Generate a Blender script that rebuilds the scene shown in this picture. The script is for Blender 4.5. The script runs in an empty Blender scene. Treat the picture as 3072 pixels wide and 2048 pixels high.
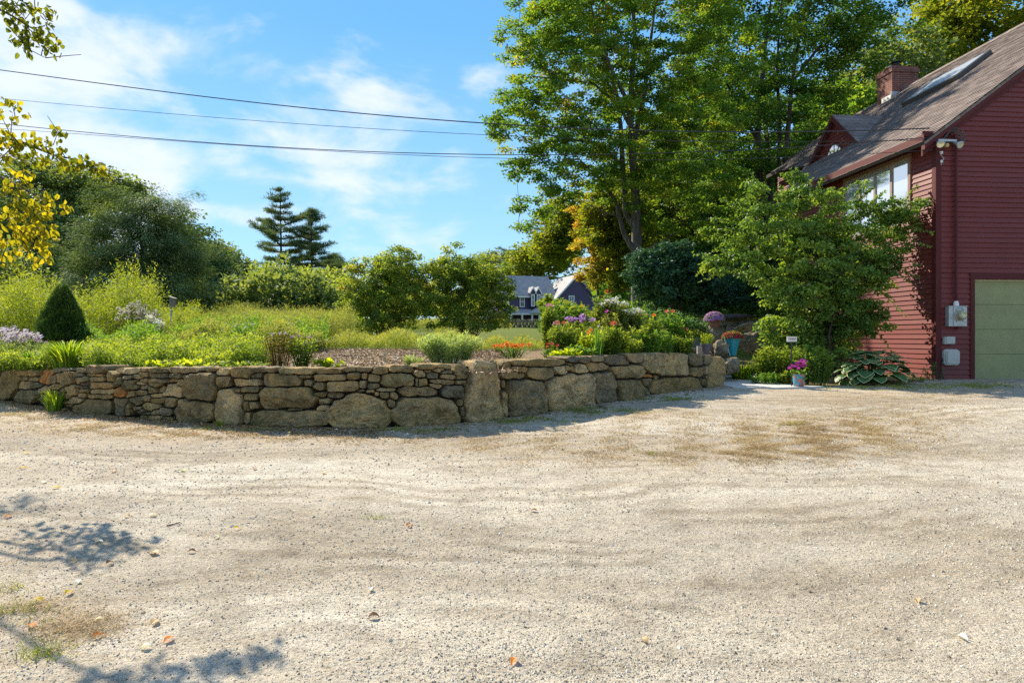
import bpy, math, random
import numpy as np
from mathutils import Vector, Matrix, noise as mnoise

random.seed(7)
RS = np.random.RandomState(11)
C = bpy.context.scene.collection
R = math.radians

# ------------------------------------------------------------------ camera
CAMZ = 1.3
cam_d = bpy.data.cameras.new("camera"); cam = bpy.data.objects.new("camera", cam_d); C.objects.link(cam)
cam.location = (0, 0, CAMZ); cam.rotation_euler = (R(90), 0, 0)
cam_d.sensor_width = 36; cam_d.lens = 24.0; cam_d.shift_y = -14/3072
cam_d.clip_start = 0.05; cam_d.clip_end = 4000
bpy.context.scene.camera = cam

# ------------------------------------------------------------------ light
SUN_EL, SUN_DIR = R(38), Vector((-0.66, 0.75, 0)).normalized()
SUN_ROT = math.atan2(SUN_DIR.x, SUN_DIR.y)
sd = bpy.data.lights.new("sun", 'SUN'); sd.energy = 4.7; sd.angle = R(0.5); sd.color = (1, .90, .735)
sun = bpy.data.objects.new("sun", sd); C.objects.link(sun)
sv = Vector((SUN_DIR.x*math.cos(SUN_EL), SUN_DIR.y*math.cos(SUN_EL), math.sin(SUN_EL)))
sun.rotation_euler = sv.to_track_quat('Z', 'Y').to_euler(); sun.location = (-20, 25, 30)
sc = bpy.context.scene
sc.view_settings.view_transform = 'Standard'; sc.view_settings.look = 'None'
sc.view_settings.exposure = 1.10; sc.view_settings.gamma = 1.0
sc.render.engine = 'CYCLES'
sc.cycles.use_denoising = False
sc.cycles.max_bounces = 7; sc.cycles.transmission_bounces = 4; sc.cycles.transparent_max_bounces = 4

w = bpy.data.worlds.new("World"); sc.world = w; w.use_nodes = True
nt = w.node_tree; nt.nodes.clear()
def N(nt, t, **k):
    n = nt.nodes.new(t)
    for a, b in k.items():
        if a == 'i':
            for kk, vv in b.items(): n.inputs[kk].default_value = vv
        else: setattr(n, a, b)
    return n
def Lk(nt, a, b): nt.links.new(a, b)
out = N(nt, 'ShaderNodeOutputWorld'); bg = N(nt, 'ShaderNodeBackground'); bg.inputs[1].default_value = 0.112
sky = N(nt, 'ShaderNodeTexSky', sky_type='NISHITA', sun_disc=False, sun_elevation=SUN_EL, sun_rotation=SUN_ROT,
        air_density=1.0, dust_density=0.25, ozone_density=2.5)
tint = N(nt, 'ShaderNodeMix', data_type='RGBA', blend_type='MULTIPLY'); tint.inputs[0].default_value = 1
tint.inputs[7].default_value = (.80, 1.0, 1.0, 1)
Lk(nt, sky.outputs[0], tint.inputs[6])
tc = N(nt, 'ShaderNodeTexCoord')
sp = N(nt, 'ShaderNodeSeparateXYZ'); Lk(nt, tc.outputs['Generated'], sp.inputs[0])
def M(op, a, b=None, c=None, nt=nt):
    n = N(nt, 'ShaderNodeMath', operation=op)
    for k, v in enumerate((a, b, c)):
        if v is None: continue
        if isinstance(v, (int, float)): n.inputs[k].default_value = v
        else: Lk(nt, v, n.inputs[k])
    return n.outputs[0]
azi = M('ARCTAN2', sp.outputs[0], sp.outputs[1])      # azimuth from +Y
ele = M('ARCSINE', sp.outputs[2])
# clear-air colour by elevation, blended with the physical sky
er = N(nt, 'ShaderNodeValToRGB'); els = er.color_ramp.elements; els.new(.5); els.new(.5)
for k_, (p_, c_) in enumerate([(0, (2.2, 3.5, 4.6)), (.18, (1.5, 2.95, 4.5)), (.42, (.72, 2.15, 4.2)), (1, (.40, 1.4, 3.5))]):
    els[k_].position = p_; els[k_].color = (c_[0]/5, c_[1]/5, c_[2]/5, 1)
Lk(nt, M('MAXIMUM', ele, 0.0), er.inputs[0])
sc5 = N(nt, 'ShaderNodeVectorMath', operation='SCALE'); Lk(nt, er.outputs[0], sc5.inputs[0]); sc5.inputs['Scale'].default_value = 5
skymix = N(nt, 'ShaderNodeMix', data_type='RGBA'); skymix.inputs[0].default_value = .88
Lk(nt, tint.outputs[2], skymix.inputs[6]); Lk(nt, sc5.outputs[0], skymix.inputs[7])
# cloud cover: noise over direction, gathered into banks by azimuth/elevation
nz = N(nt, 'ShaderNodeTexNoise', i={'Scale': 5.2, 'Detail': 10, 'Roughness': .56, 'Distortion': .25})
mp = N(nt, 'ShaderNodeMapping'); mp.inputs['Scale'].default_value = (1, 1, 2.1); mp.inputs['Location'].default_value = (.3, .2, .15)
Lk(nt, tc.outputs['Generated'], mp.inputs[0]); Lk(nt, mp.outputs[0], nz.inputs[0])
def px_dir(px, py):
    x = (px-1536)/2048; z = -(py-1010)/2048
    return math.atan2(x, 1), math.atan2(z, math.hypot(x, 1))
acc = None
for (px, py, rx, ry, amp) in [(20, 120, .12, .13, .85), (20, 250, .14, .06, .8), (330, 260, .10, .09, .95), (400, 400, .18, .09, .8), (250, 350, .10, .05, .6), (1120, 280, .09, .08, .9), (1050, 430, .20, .08, .95), (1100, 560, .14, .05, .75),
                              (700, 640, .12, .025, .75), (740, 490, .16, .03, .65), (1480, 250, .07, .04, .4), (1450, 760, .20, .10, .25), (1050, 770, .05, .03, .4),
                              (620, 30, .22, .035, .28), (980, 30, .10, .03, .35), (1110, 130, .08, .025, .35), (1330, 640, .08, .04, .30), (60, 520, .12, .04, .4), (-560, 480, .35, .16, 1.1)]:  # last bank lies out of view, added to whiten the house window's reflection
    a0, e0 = px_dir(px, py)
    dx = M('DIVIDE', M('SUBTRACT', azi, a0), rx); dy = M('DIVIDE', M('SUBTRACT', ele, e0), ry)
    g = M('MULTIPLY', M('POWER', 2.718, M('MULTIPLY', M('ADD', M('MULTIPLY', dx, dx), M('MULTIPLY', dy, dy)), -1.0)), amp)
    acc = g if acc is None else M('MAXIMUM', acc, g)
behind = M('MULTIPLY', M('GREATER_THAN', M('MULTIPLY', sp.outputs[1], -1.0), -0.25), .5)
acc = M('MAXIMUM', acc, behind)
cl = M('ADD', M('MULTIPLY', M('SUBTRACT', nz.outputs[0], .5), 3.0), M('MULTIPLY', acc, .93))
mr = N(nt, 'ShaderNodeMapRange', interpolation_type='SMOOTHSTEP', i={1: .26, 2: .98}); Lk(nt, cl, mr.inputs[0])
cf = M('MULTIPLY', mr.outputs[0], .86)
mx = N(nt, 'ShaderNodeMix', data_type='RGBA'); Lk(nt, cf, mx.inputs[0]); Lk(nt, skymix.outputs[2], mx.inputs[6])
mx.inputs[7].default_value = (4.1, 4.35, 4.8, 1)
Lk(nt, mx.outputs[2], bg.inputs[0]); Lk(nt, bg.outputs[0], out.inputs[0])

# ------------------------------------------------------------------ survey helpers (photo pixel + distance -> point in the world)
F, CX, HY = 2048., 1536., 1010.
def at(px, py, Y):
    px = np.asarray(px, float); py = np.asarray(py, float); Y = np.asarray(Y, float)+0*px
    return np.stack([(px-CX)/F*Y, Y, CAMZ-(py-HY)/F*Y], -1)
# driveway falls gently towards the camera
def zdrive(Y): return 0.03*np.clip(Y, -20, 15.8)
def road(px, py):
    Y = 2662./((py-HY)+61.4); return np.array([(px-CX)/F*Y, Y, float(zdrive(Y))])
EDGE_PX = np.array([-6000, -2000, -700, -300, 0, 230, 383, 650, 975, 1167, 1377, 1492, 1630, 1783, 1936, 2012, 2150, 2175, 2260, 2350, 2480, 2620, 2740, 2808, 3000, 4000, 8000.])
EDGE_Y = np.array([30, 17, 13.2, 11.8, 10.67, 9.25, 8.8, 8.26, 8.02, 8.0, 8.33, 8.68, 9.26, 10.07, 11.2, 11.7, 12.65, 12.7, 12.75, 12.7, 12.75, 12.8, 13.5, 14.3, 14.4, 15, 17.])
def edge(px): return np.interp(px, EDGE_PX, EDGE_Y)
def zgard(X, Y):
    px = X/np.maximum(Y, .1)*F+CX
    L = np.interp(Y, [5, 8, 12, 17, 30, 60, 120, 250, 900], [.80, .86, .93, 1.0, 1.25, 1.9, 3.6, 7.5, 22])
    L = L - .12*np.clip((600-px)/600, 0, 1)*np.clip((14-Y)/6, 0, 1)
    Rr = np.interp(Y, [5, 12, 14.5, 15.4, 15.9, 18, 19.5, 30, 60, 120, 250, 900], [.15, .31, .38, .42, .62, .80, 1.2, 1.6, 2.6, 4.2, 9, 24])
    t = np.clip((px-2135)/40, 0, 1)
    H = np.interp(Y, [5, 14, 15, 30, 900], [.15, .42, .45, .6, 20])
    t2 = np.clip((px-2330)/260, 0, 1)
    Rr = Rr*(1-t2)+np.interp(Y, [5, 12, 14.5, 17, 24, 40, 120, 900], [.15, .37, .45, .5, .7, 1.6, 4.2, 24])*t2
    return L*(1-t)+Rr*t
def gz(X, Y):
    px = X/max(Y, .1)*F+CX
    return float(zdrive(Y)) if Y < edge(px)+.05 else float(zgard(np.float64(X), np.float64(Y)))
def gpt(px, Y):
    X = (px-CX)/F*Y; return Vector((X, Y, gz(X, Y)))

# ------------------------------------------------------------------ mesh buffer
class MB:
    def __init__(s): s.V = []; s.Fq = []; s.Ft = []; s.n = 0; s.A = []; s.Mq = []; s.Mt = []
    def add(s, V, quads=None, tris=None, rnd=0.5, mat=0):
        V = np.asarray(V, float).reshape(-1, 3); k = len(V)
        s.V.append(V); s.A.append(np.broadcast_to(np.asarray(rnd, float), (k,)).copy())
        if quads is not None and len(quads):
            q = np.asarray(quads, int).reshape(-1, 4)+s.n; s.Fq.append(q); s.Mq.append(np.full(len(q), mat))
        if tris is not None and len(tris):
            q = np.asarray(tris, int).reshape(-1, 3)+s.n; s.Ft.append(q); s.Mt.append(np.full(len(q), mat))
        s.n += k; return s
    def box(s, lo, hi, rnd=.5, mat=0):
        (a, b, c), (d, e, f) = lo, hi
        V = [(a, b, c), (d, b, c), (d, e, c), (a, e, c), (a, b, f), (d, b, f), (d, e, f), (a, e, f)]
        return s.add(V, [(0, 3, 2, 1), (4, 5, 6, 7), (0, 1, 5, 4), (1, 2, 6, 5), (2, 3, 7, 6), (3, 0, 4, 7)], rnd=rnd, mat=mat)
    def hexa(s, V8, rnd=.5, mat=0):
        return s.add(V8, [(0, 3, 2, 1), (4, 5, 6, 7), (0, 1, 5, 4), (1, 2, 6, 5), (2, 3, 7, 6), (3, 0, 4, 7)], rnd=rnd, mat=mat)
    def poly_prism(s, P, d, rnd=.5, mat=0):         # convex polygon P (n,3) thickened by vector d
        P = np.asarray(P, float); n = len(P); V = np.vstack([P, P+np.asarray(d, float)])
        t = [(0, i, i+1) for i in range(1, n-1)]+[(n, n+i+1, n+i) for i in range(1, n-1)]
        q = [((i+1) % n, i, n+i, n+(i+1) % n) for i in range(n)]
        return s.add(V, q, t, rnd, mat)
    def tube(s, P, r, n=6, rnd=.5, mat=0, cap=False):
        P = np.asarray(P, float); m = len(P); r = np.broadcast_to(np.asarray(r, float), (m,))
        T = np.gradient(P, axis=0); T /= np.linalg.norm(T, axis=1, keepdims=True)+1e-9
        up = np.array([0, 0, 1.]) if abs(T[0][2]) < .9 else np.array([1., 0, 0])
        S = np.cross(T, up); S /= np.linalg.norm(S, axis=1, keepdims=True)+1e-9; U = np.cross(S, T)
        a = np.arange(n)/n*2*math.pi
        V = P[:, None]+r[:, None, None]*(np.cos(a)[None, :, None]*S[:, None]+np.sin(a)[None, :, None]*U[:, None])
        q = [(i*n+j, i*n+(j+1) % n, (i+1)*n+(j+1) % n, (i+1)*n+j) for i in range(m-1) for j in range(n)]
        t = [((m-1)*n, (m-1)*n+j, (m-1)*n+j+1) for j in range(1, n-1)]+[(0, j+1, j) for j in range(1, n-1)] if cap else None
        return s.add(V.reshape(-1, 3), q, t, rnd, mat)
    def lathe(s, c, prof, n=20, rnd=.5, mat=0):     # prof (r,z)
        c = np.asarray(c, float); a = np.arange(n)/n*2*math.pi; m = len(prof); V = []
        for r_, z_ in prof: V += [(c[0]+r_*math.cos(t), c[1]+r_*math.sin(t), c[2]+z_) for t in a]
        q = [(i*n+j, i*n+(j+1) % n, (i+1)*n+(j+1) % n, (i+1)*n+j) for i in range(m-1) for j in range(n)]
        return s.add(V, q, None, rnd, mat)
    def leaves(s, P, D, Nn, L, W, rnd, mat=0, detail=False):
        n = len(P); L = np.broadcast_to(L, (n,))[:, None]; W = np.broadcast_to(W, (n,))[:, None]
        D = D/(np.linalg.norm(D, axis=1, keepdims=True)+1e-9)
        S = np.cross(D, Nn); S /= np.linalg.norm(S, axis=1, keepdims=True)+1e-9; U = np.cross(S, D)
        if not detail:
            V = np.stack([P, P+.45*L*D+.5*W*S+.12*W*U, P+L*D, P+.45*L*D-.5*W*S+.12*W*U], 1).reshape(-1, 3)
            q = (np.arange(n)*4)[:, None]+np.arange(4)[None]
            return s.add(V, q, None, np.repeat(rnd, 4), mat)
        V = np.stack([P, P+.28*L*D+.5*W*S+.14*W*U, P+.68*L*D+.40*W*S+.08*W*U-.05*L*U, P+L*D-.16*L*U,
                      P+.68*L*D-.40*W*S+.08*W*U-.05*L*U, P+.28*L*D-.5*W*S+.14*W*U], 1).reshape(-1, 3)
        b = (np.arange(n)*6)[:, None]
        q = np.concatenate([b+np.array([0, 1, 2, 3]), b+np.array([0, 3, 4, 5])])
        return s.add(V, q, None, np.repeat(rnd, 6), mat)
    def blades(s, P, H, Wd, lean, rnd, mat=0):       # P base, H height vec (n,3), lean (n,3) extra tip offset
        n = len(P); Wd = np.broadcast_to(Wd, (n,))[:, None]
        a = RS.rand(n)*2*math.pi; S = np.stack([np.cos(a), np.sin(a), 0*a], 1)
        m = P+.55*H+.3*lean; t = P+H+lean
        V = np.stack([P-S*Wd/2, P+S*Wd/2, m+S*Wd*.42, m-S*Wd*.42, t], 1).reshape(-1, 3)
        b = (np.arange(n)*5)[:, None]
        return s.add(V, b+np.array([0, 1, 2, 3]), b+np.array([3, 2, 4]), np.repeat(rnd, 5), mat)
    def build(s, name, mats, parent=None, local=False, smooth=False):
        me = bpy.data.meshes.new(name)
        V = np.concatenate(s.V); A = np.concatenate(s.A)
        if parent is not None and not local: V = V-np.array(parent.matrix_world.translation)
        q = np.concatenate(s.Fq) if s.Fq else np.zeros((0, 4), int); t = np.concatenate(s.Ft) if s.Ft else np.zeros((0, 3), int)
        mi = np.concatenate((s.Mq or [np.zeros(0, int)])+(s.Mt or [np.zeros(0, int)]))
        me.vertices.add(len(V)); me.vertices.foreach_set('co', V.astype(np.float32).ravel())
        loops = np.concatenate([q.ravel(), t.ravel()]).astype(np.int32)
        me.loops.add(len(loops)); me.loops.foreach_set('vertex_index', loops)
        me.polygons.add(len(q)+len(t))
        st = np.concatenate([np.arange(len(q))*4, len(q)*4+np.arange(len(t))*3]).astype(np.int32)
        me.polygons.foreach_set('loop_start', st)
        me.polygons.foreach_set('material_index', mi.astype(np.int32))
        me.polygons.foreach_set('use_smooth', np.full(len(q)+len(t), smooth))
        me.update(calc_edges=True)
        at_ = me.attributes.new('rnd', 'FLOAT', 'POINT'); at_.data.foreach_set('value', A.astype(np.float32))
        for m in (mats if isinstance(mats, (list, tuple)) else [mats]): me.materials.append(m)
        o = bpy.data.objects.new(name, me); C.objects.link(o)
        if parent is not None: o.parent = parent
        return o

def tag(o, label=None, cat=None, group=None, kind=None):
    if label: o['label'] = label
    if cat: o['category'] = cat
    if group: o['group'] = group
    if kind: o['kind'] = kind
    return o
def root(name, label, cat, loc, group=None, rot=0):
    o = bpy.data.objects.new(name, None); C.objects.link(o); o.empty_display_size = .2
    o.location = loc; o.rotation_euler = (0, 0, rot); tag(o, label, cat, group)
    o.matrix_world = Matrix.Translation(Vector(loc)) @ Matrix.Rotation(rot, 4, 'Z')
    return o

# ------------------------------------------------------------------ materials
def newmat(name):
    m = bpy.data.materials.new(name); m.use_nodes = True; t = m.node_tree; t.nodes.clear()
    o = N(t, 'ShaderNodeOutputMaterial'); b = N(t, 'ShaderNodeBsdfPrincipled'); Lk(t, b.outputs[0], o.inputs[0])
    return m, t, b, o
def ramp(t, fac, cols):
    r = N(t, 'ShaderNodeValToRGB'); e = r.color_ramp.elements
    while len(e) < len(cols): e.new(.5)
    for k, (p, c) in enumerate(cols): e[k].position = p; e[k].color = (*c, 1)
    Lk(t, fac, r.inputs[0]); return r.outputs[0]
def mixc(t, f, a, b, mode='MIX'):
    m = N(t, 'ShaderNodeMix', data_type='RGBA', blend_type=mode)
    for i, v in ((0, f), (6, a), (7, b)):
        if isinstance(v, (int, float)): m.inputs[i].default_value = v
        elif isinstance(v, tuple): m.inputs[i].default_value = (*v, 1)
        else: Lk(t, v, m.inputs[i])
    return m.outputs[2]
def noisen(t, scale, detail=4, rough=.55, vec=None, dist=0):
    n = N(t, 'ShaderNodeTexNoise', i={'Scale': scale, 'Detail': detail, 'Roughness': rough, 'Distortion': dist})
    if vec is not None: Lk(t, vec, n.inputs[0])
    return n.outputs[0]
def objco(t, scale=(1, 1, 1), which='Object'):
    c = N(t, 'ShaderNodeTexCoord'); m = N(t, 'ShaderNodeMapping'); m.inputs['Scale'].default_value = scale
    Lk(t, c.outputs[which], m.inputs[0]); return m.outputs[0]
def bump(t, b, h, strength=.5, dist=.02):
    n = N(t, 'ShaderNodeBump', i={'Strength': strength, 'Distance': dist}); Lk(t, h, n.inputs['Height']); Lk(t, n.outputs[0], b.inputs['Normal'])
def attr(t, name='rnd'): return N(t, 'ShaderNodeAttribute', attribute_name=name).outputs['Fac']
def plain(name, col, rough=.6, var=.15, scale=8, bumps=0, metal=0, spec=.5):
    m, t, b, o = newmat(name); v = objco(t); n = noisen(t, scale, 5, .6, v)
    c2 = tuple(x*(1-var) for x in col); c3 = tuple(min(1, x*(1+var)) for x in col)
    Lk(t, ramp(t, n, [(.3, c2), (.7, c3)]), b.inputs['Base Color'])
    b.inputs['Roughness'].default_value = rough; b.inputs['Metallic'].default_value = metal; b.inputs['Specular IOR Level'].default_value = spec
    if bumps: bump(t, b, noisen(t, scale*5, 4, .6, v), bumps, .01)
    return m
def leafmat(name, cols, trans=.45, rough=.62, nscale=.6, spec=.2, gain=1.45):
    m, t, b, o = newmat(name); a = attr(t); v = objco(t); n = noisen(t, nscale, 2, .5, v)
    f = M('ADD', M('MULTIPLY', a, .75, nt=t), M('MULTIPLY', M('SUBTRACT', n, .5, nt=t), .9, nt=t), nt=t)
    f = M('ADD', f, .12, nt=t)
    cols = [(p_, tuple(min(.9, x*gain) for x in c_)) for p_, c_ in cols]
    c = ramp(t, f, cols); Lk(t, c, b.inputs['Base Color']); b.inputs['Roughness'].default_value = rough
    b.inputs['Specular IOR Level'].default_value = spec
    tr = N(t, 'ShaderNodeBsdfTranslucent')
    tc_ = mixc(t, 1.0, c, (1.5, 1.45, .55), 'MULTIPLY'); Lk(t, tc_, tr.inputs[0])
    mx_ = N(t, 'ShaderNodeMixShader'); mx_.inputs[0].default_value = trans
    Lk(t, b.outputs[0], mx_.inputs[1]); Lk(t, tr.outputs[0], mx_.inputs[2]); Lk(t, mx_.outputs[0], o.inputs[0])
    return m
G = lambda *c: c
LM = {}
LM['maple'] = leafmat('maple_leaf', [(0, G(.030, .068, .014)), (.45, G(.070, .125, .020)), (.8, G(.15, .19, .024)), (1, G(.26, .17, .03))], .5, gain=1.850)
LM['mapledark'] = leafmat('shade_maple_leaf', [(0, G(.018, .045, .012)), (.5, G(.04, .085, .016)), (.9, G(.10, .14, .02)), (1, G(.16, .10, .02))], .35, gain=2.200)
LM['yellowgreen'] = leafmat('autumn_green_leaf', [(0, G(.07, .11, .015)), (.5, G(.16, .20, .022)), (1, G(.33, .30, .03))], .5, gain=1.100)
LM['orange'] = leafmat('orange_leaf', [(0, G(.10, .12, .018)), (.4, G(.20, .19, .025)), (.65, G(.30, .21, .035)), (.85, G(.36, .18, .03)), (1, G(.30, .30, .05))], .5)
LM['yellow'] = leafmat('yellow_birch_leaf', [(0, G(.05, .08, .012)), (.3, G(.12, .14, .014)), (.55, G(.34, .29, .015)), (1, G(.72, .46, .012))], .6, gain=1.044)
LM['greenlin'] = leafmat('green_birch_leaf', [(0, G(.035, .06, .01)), (.6, G(.10, .13, .012)), (1, G(.36, .25, .01))], .5)
LM['forest'] = leafmat('forest_leaf', [(0, G(.040, .058, .022)), (.5, G(.080, .105, .036)), (1, G(.15, .175, .06))], .4, nscale=.25, gain=2.100)
LM['hemlock'] = leafmat('hemlock_needle', [(0, G(.026, .042, .020)), (.5, G(.048, .070, .030)), (1, G(.10, .125, .048))], .25, nscale=.25, gain=3.000, spec=.04)
LM['pine'] = leafmat('pine_needle', [(0, G(.03, .05, .03)), (.5, G(.055, .08, .04)), (1, G(.10, .12, .05))], .3, nscale=.4, gain=1.885, spec=.04)
LM['spruce'] = leafmat('dwarf_spruce_needle', [(0, G(.018, .035, .010)), (.5, G(.035, .065, .015)), (1, G(.09, .12, .02))], .25, nscale=3, gain=2.2)
LM['viburnum'] = leafmat('viburnum_leaf', [(0, G(.05, .08, .018)), (.5, G(.10, .14, .024)), (.8, G(.20, .21, .035)), (.93, G(.26, .17, .04)), (1, G(.16, .08, .04))], .5, nscale=.7, gain=2.000)
LM['vine'] = leafmat('honeysuckle_leaf', [(0, G(.03, .06, .015)), (.5, G(.07, .12, .022)), (1, G(.20, .24, .035))], .42, .5, nscale=1.3, spec=.3, gain=2.000)
LM['rhodo'] = leafmat('dark_broad_leaf', [(0, G(.010, .030, .018)), (.6, G(.022, .055, .028)), (1, G(.05, .09, .035))], .2, .6, nscale=1, spec=.25, gain=2.300)
LM['meadow'] = leafmat('meadow_leaf', [(0, G(.07, .10, .028)), (.5, G(.15, .18, .045)), (.85, G(.27, .28, .08)), (1, G(.20, .15, .06))], .5, nscale=.35, gain=1.100)
LM['goldenrod'] = leafmat('goldenrod_leaf', [(0, G(.06, .10, .018)), (.5, G(.15, .20, .026)), (1, G(.34, .36, .05))], .5, nscale=.5, gain=1.050)
LM['bright'] = leafmat('bright_perennial_leaf', [(0, G(.05, .09, .015)), (.5, G(.13, .19, .028)), (1, G(.30, .33, .05))], .5, nscale=1.2, gain=1.232)
LM['lime'] = leafmat('lime_leaf', [(0, G(.16, .24, .015)), (1, G(.40, .44, .03))], .5, nscale=2, gain=1.160)
LM['green'] = leafmat('mid_green_leaf', [(0, G(.03, .07, .015)), (.5, G(.07, .14, .022)), (1, G(.16, .22, .03))], .45, nscale=1.2, gain=1.667)
LM['deep'] = leafmat('deep_green_leaf', [(0, G(.015, .045, .016)), (.5, G(.035, .085, .025)), (1, G(.08, .14, .03))], .35, nscale=1.2, gain=1.885)
LM['sage'] = leafmat('grey_green_leaf', [(0, G(.13, .18, .07)), (.5, G(.22, .28, .11)), (1, G(.36, .40, .17))], .4, nscale=2)
LM['brownish'] = leafmat('withered_leaf', [(0, G(.07, .045, .015)), (.5, G(.13, .10, .02)), (1, G(.18, .20, .03))], .4, nscale=2)
LM['blade'] = leafmat('daylily_blade', [(0, G(.05, .11, .015)), (.5, G(.15, .24, .02)), (1, G(.36, .38, .03))], .5, nscale=2, gain=1.232)
LM['straw'] = leafmat('dry_grass_blade', [(0, G(.12, .08, .045)), (.5, G(.24, .17, .095)), (.85, G(.36, .28, .16)), (1, G(.20, .20, .07))], .3, nscale=1.5)
LM['grassgreen'] = leafmat('grass_blade', [(0, G(.07, .10, .02)), (.5, G(.17, .20, .035)), (1, G(.30, .27, .07))], .4, nscale=1)
LM['lawn'] = leafmat('lawn_blade', [(0, G(.10, .15, .02)), (1, G(.24, .28, .04))], .4, nscale=.5)
LM['moss'] = leafmat('moss_leaf', [(0, G(.14, .15, .02)), (1, G(.40, .34, .04))], .2, nscale=3)
def petal(name, c): return leafmat(name, [(0, tuple(x*.65 for x in c)), (1, c)], .3, .6, 3, gain=1.0)
PM = {'lilac': petal('lilac_petal', (.56, .26, .66)), 'palelilac': petal('pale_lilac_petal', (.62, .50, .70)), 'white': petal('white_petal', (.85, .82, .78)),
      'cream': petal('cream_seed_head', (.60, .54, .42)), 'orange': petal('orange_petal', (.85, .30, .02)), 'salmon': petal('salmon_petal', (.75, .22, .12)),
      'pink': petal('pink_petal', (.72, .30, .52)), 'magenta': petal('magenta_petal', (.55, .06, .42)), 'crimson': petal('crimson_petal', (.55, .02, .09)),
      'red': petal('red_petal', (.55, .04, .03)), 'yellow': petal('yellow_petal', (.75, .55, .05)), 'mumlilac': petal('chrysanthemum_petal', (.62, .34, .80))}

def barkmat(name, a, b_, sc_=6):
    m, t, b, o = newmat(name); v = objco(t, (1, 1, .25)); n = noisen(t, sc_, 6, .65, v)
    Lk(t, ramp(t, n, [(.35, a), (.65, b_)]), b.inputs['Base Color']); b.inputs['Roughness'].default_value = .9; bump(t, b, n, .8, .04); return m
BARK = barkmat('maple_bark', (.045, .036, .028), (.14, .12, .10)); BARKD = barkmat('dark_bark', (.03, .022, .016), (.085, .06, .045))
STEM = barkmat('shrub_stem', (.06, .035, .022), (.15, .10, .07), 20)

# driveway gravel
def gravelmat():
    m, t, b, o = newmat('driveway_gravel'); v = objco(t)
    vs = objco(t, (.6, 1.3, 1))
    big = noisen(t, .55, 4, .6, vs, .6); med = noisen(t, 3.5, 5, .6, v); fine = noisen(t, 60, 4, .7, v); grit = noisen(t, 190, 3, .75, v)
    base = ramp(t, big, [(.30, (.48, .405, .295)), (.46, (.62, .55, .43)), (.62, (.71, .65, .53))])
    base = mixc(t, .55, base, ramp(t, med, [(.28, (.50, .46, .41)), (.52, (1, 1, 1)), (.8, (1.0, .98, .94))]), 'MULTIPLY')
    m2 = noisen(t, 13, 5, .7, v, .4); base = mixc(t, .6, base, ramp(t, m2, [(.30, (.50, .47, .43)), (.48, (1, 1, 1)), (.7, (1.12, 1.1, 1.08))]), 'MULTIPLY')
    base = mixc(t, .9, base, ramp(t, fine, [(.30, (.35, .34, .33)), (.44, (.82, .81, .80)), (.62, (1.0, 1, 1)), (.75, (1, 1, 1))]), 'MULTIPLY')
    base = mixc(t, .9, base, ramp(t, grit, [(.36, (.22, .20, .18)), (.47, (.90, .90, .90)), (.62, (1.05, 1.05, 1.05))]), 'MULTIPLY')
    vo = N(t, 'ShaderNodeTexVoronoi', i={'Scale': 34.0, 'Randomness': 1.0}); Lk(t, v, vo.inputs[0])
    spk = M('MULTIPLY', M('LESS_THAN', vo.outputs['Distance'], .22, nt=t), M('GREATER_THAN', noisen(t, 11, 3, .6, v), .52, nt=t), nt=t)
    base = mixc(t, M('MULTIPLY', spk, .4, nt=t), base, (.20, .17, .14))
    sxy = N(t, 'ShaderNodeSeparateXYZ'); Lk(t, v, sxy.inputs[0]); wob = noisen(t, .35, 3, .5, v)
    lane = M('ADD', M('MULTIPLY', sxy.outputs[1], 2.2, nt=t), M('ADD', M('MULTIPLY', M('MULTIPLY', sxy.outputs[0], sxy.outputs[0], nt=t), -.045, nt=t), M('MULTIPLY', wob, 5.0, nt=t), nt=t), nt=t)
    trk = ramp(t, M('MULTIPLY', M('ADD', M('SINE', lane, nt=t), 1.0, nt=t), .5, nt=t), [(.25, (.80, .77, .73)), (.7, (1.06, 1.05, 1.03))]); base = mixc(t, .7, base, trk, 'MULTIPLY')
    fl = M('SINE', M('ADD', M('MULTIPLY', lane, 11.0, nt=t), M('MULTIPLY', med, 2.5, nt=t), nt=t), nt=t); flm = ramp(t, noisen(t, .8, 3, .6, objco(t, (.5, 1.6, 1))), [(.46, (0, 0, 0)), (.58, (1, 1, 1))])
    base = mixc(t, M('MULTIPLY', flm, .8, nt=t), base, ramp(t, M('MULTIPLY', M('ADD', fl, 1.0, nt=t), .5, nt=t), [(.1, (.74, .71, .67)), (.5, (1, 1, 1)), (.9, (1.08, 1.08, 1.07))]), 'MULTIPLY')
    st = attr(t); stm = M('MULTIPLY', st, ramp(t, noisen(t, 7, 5, .7, v), [(.35, (0, 0, 0)), (.6, (1, 1, 1))]), nt=t)
    straw = ramp(t, fine, [(.3, (.20, .14, .085)), (.5, (.40, .31, .20)), (.7, (.56, .47, .34))])
    base = mixc(t, stm, base, straw)
    Lk(t, base, b.inputs['Base Color']); b.inputs['Roughness'].default_value = .95; b.inputs['Specular IOR Level'].default_value = .15
    h = M('ADD', M('MULTIPLY', fine, 1.0, nt=t), M('MULTIPLY', grit, .5, nt=t), nt=t)
    h = M('ADD', h, M('MULTIPLY', noisen(t, 16, 4, .65, objco(t, (.8, 1.2, 1))), 1.3, nt=t), nt=t)
    bump(t, b, h, .85, .016)
    return m
GRAVEL = gravelmat()
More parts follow.
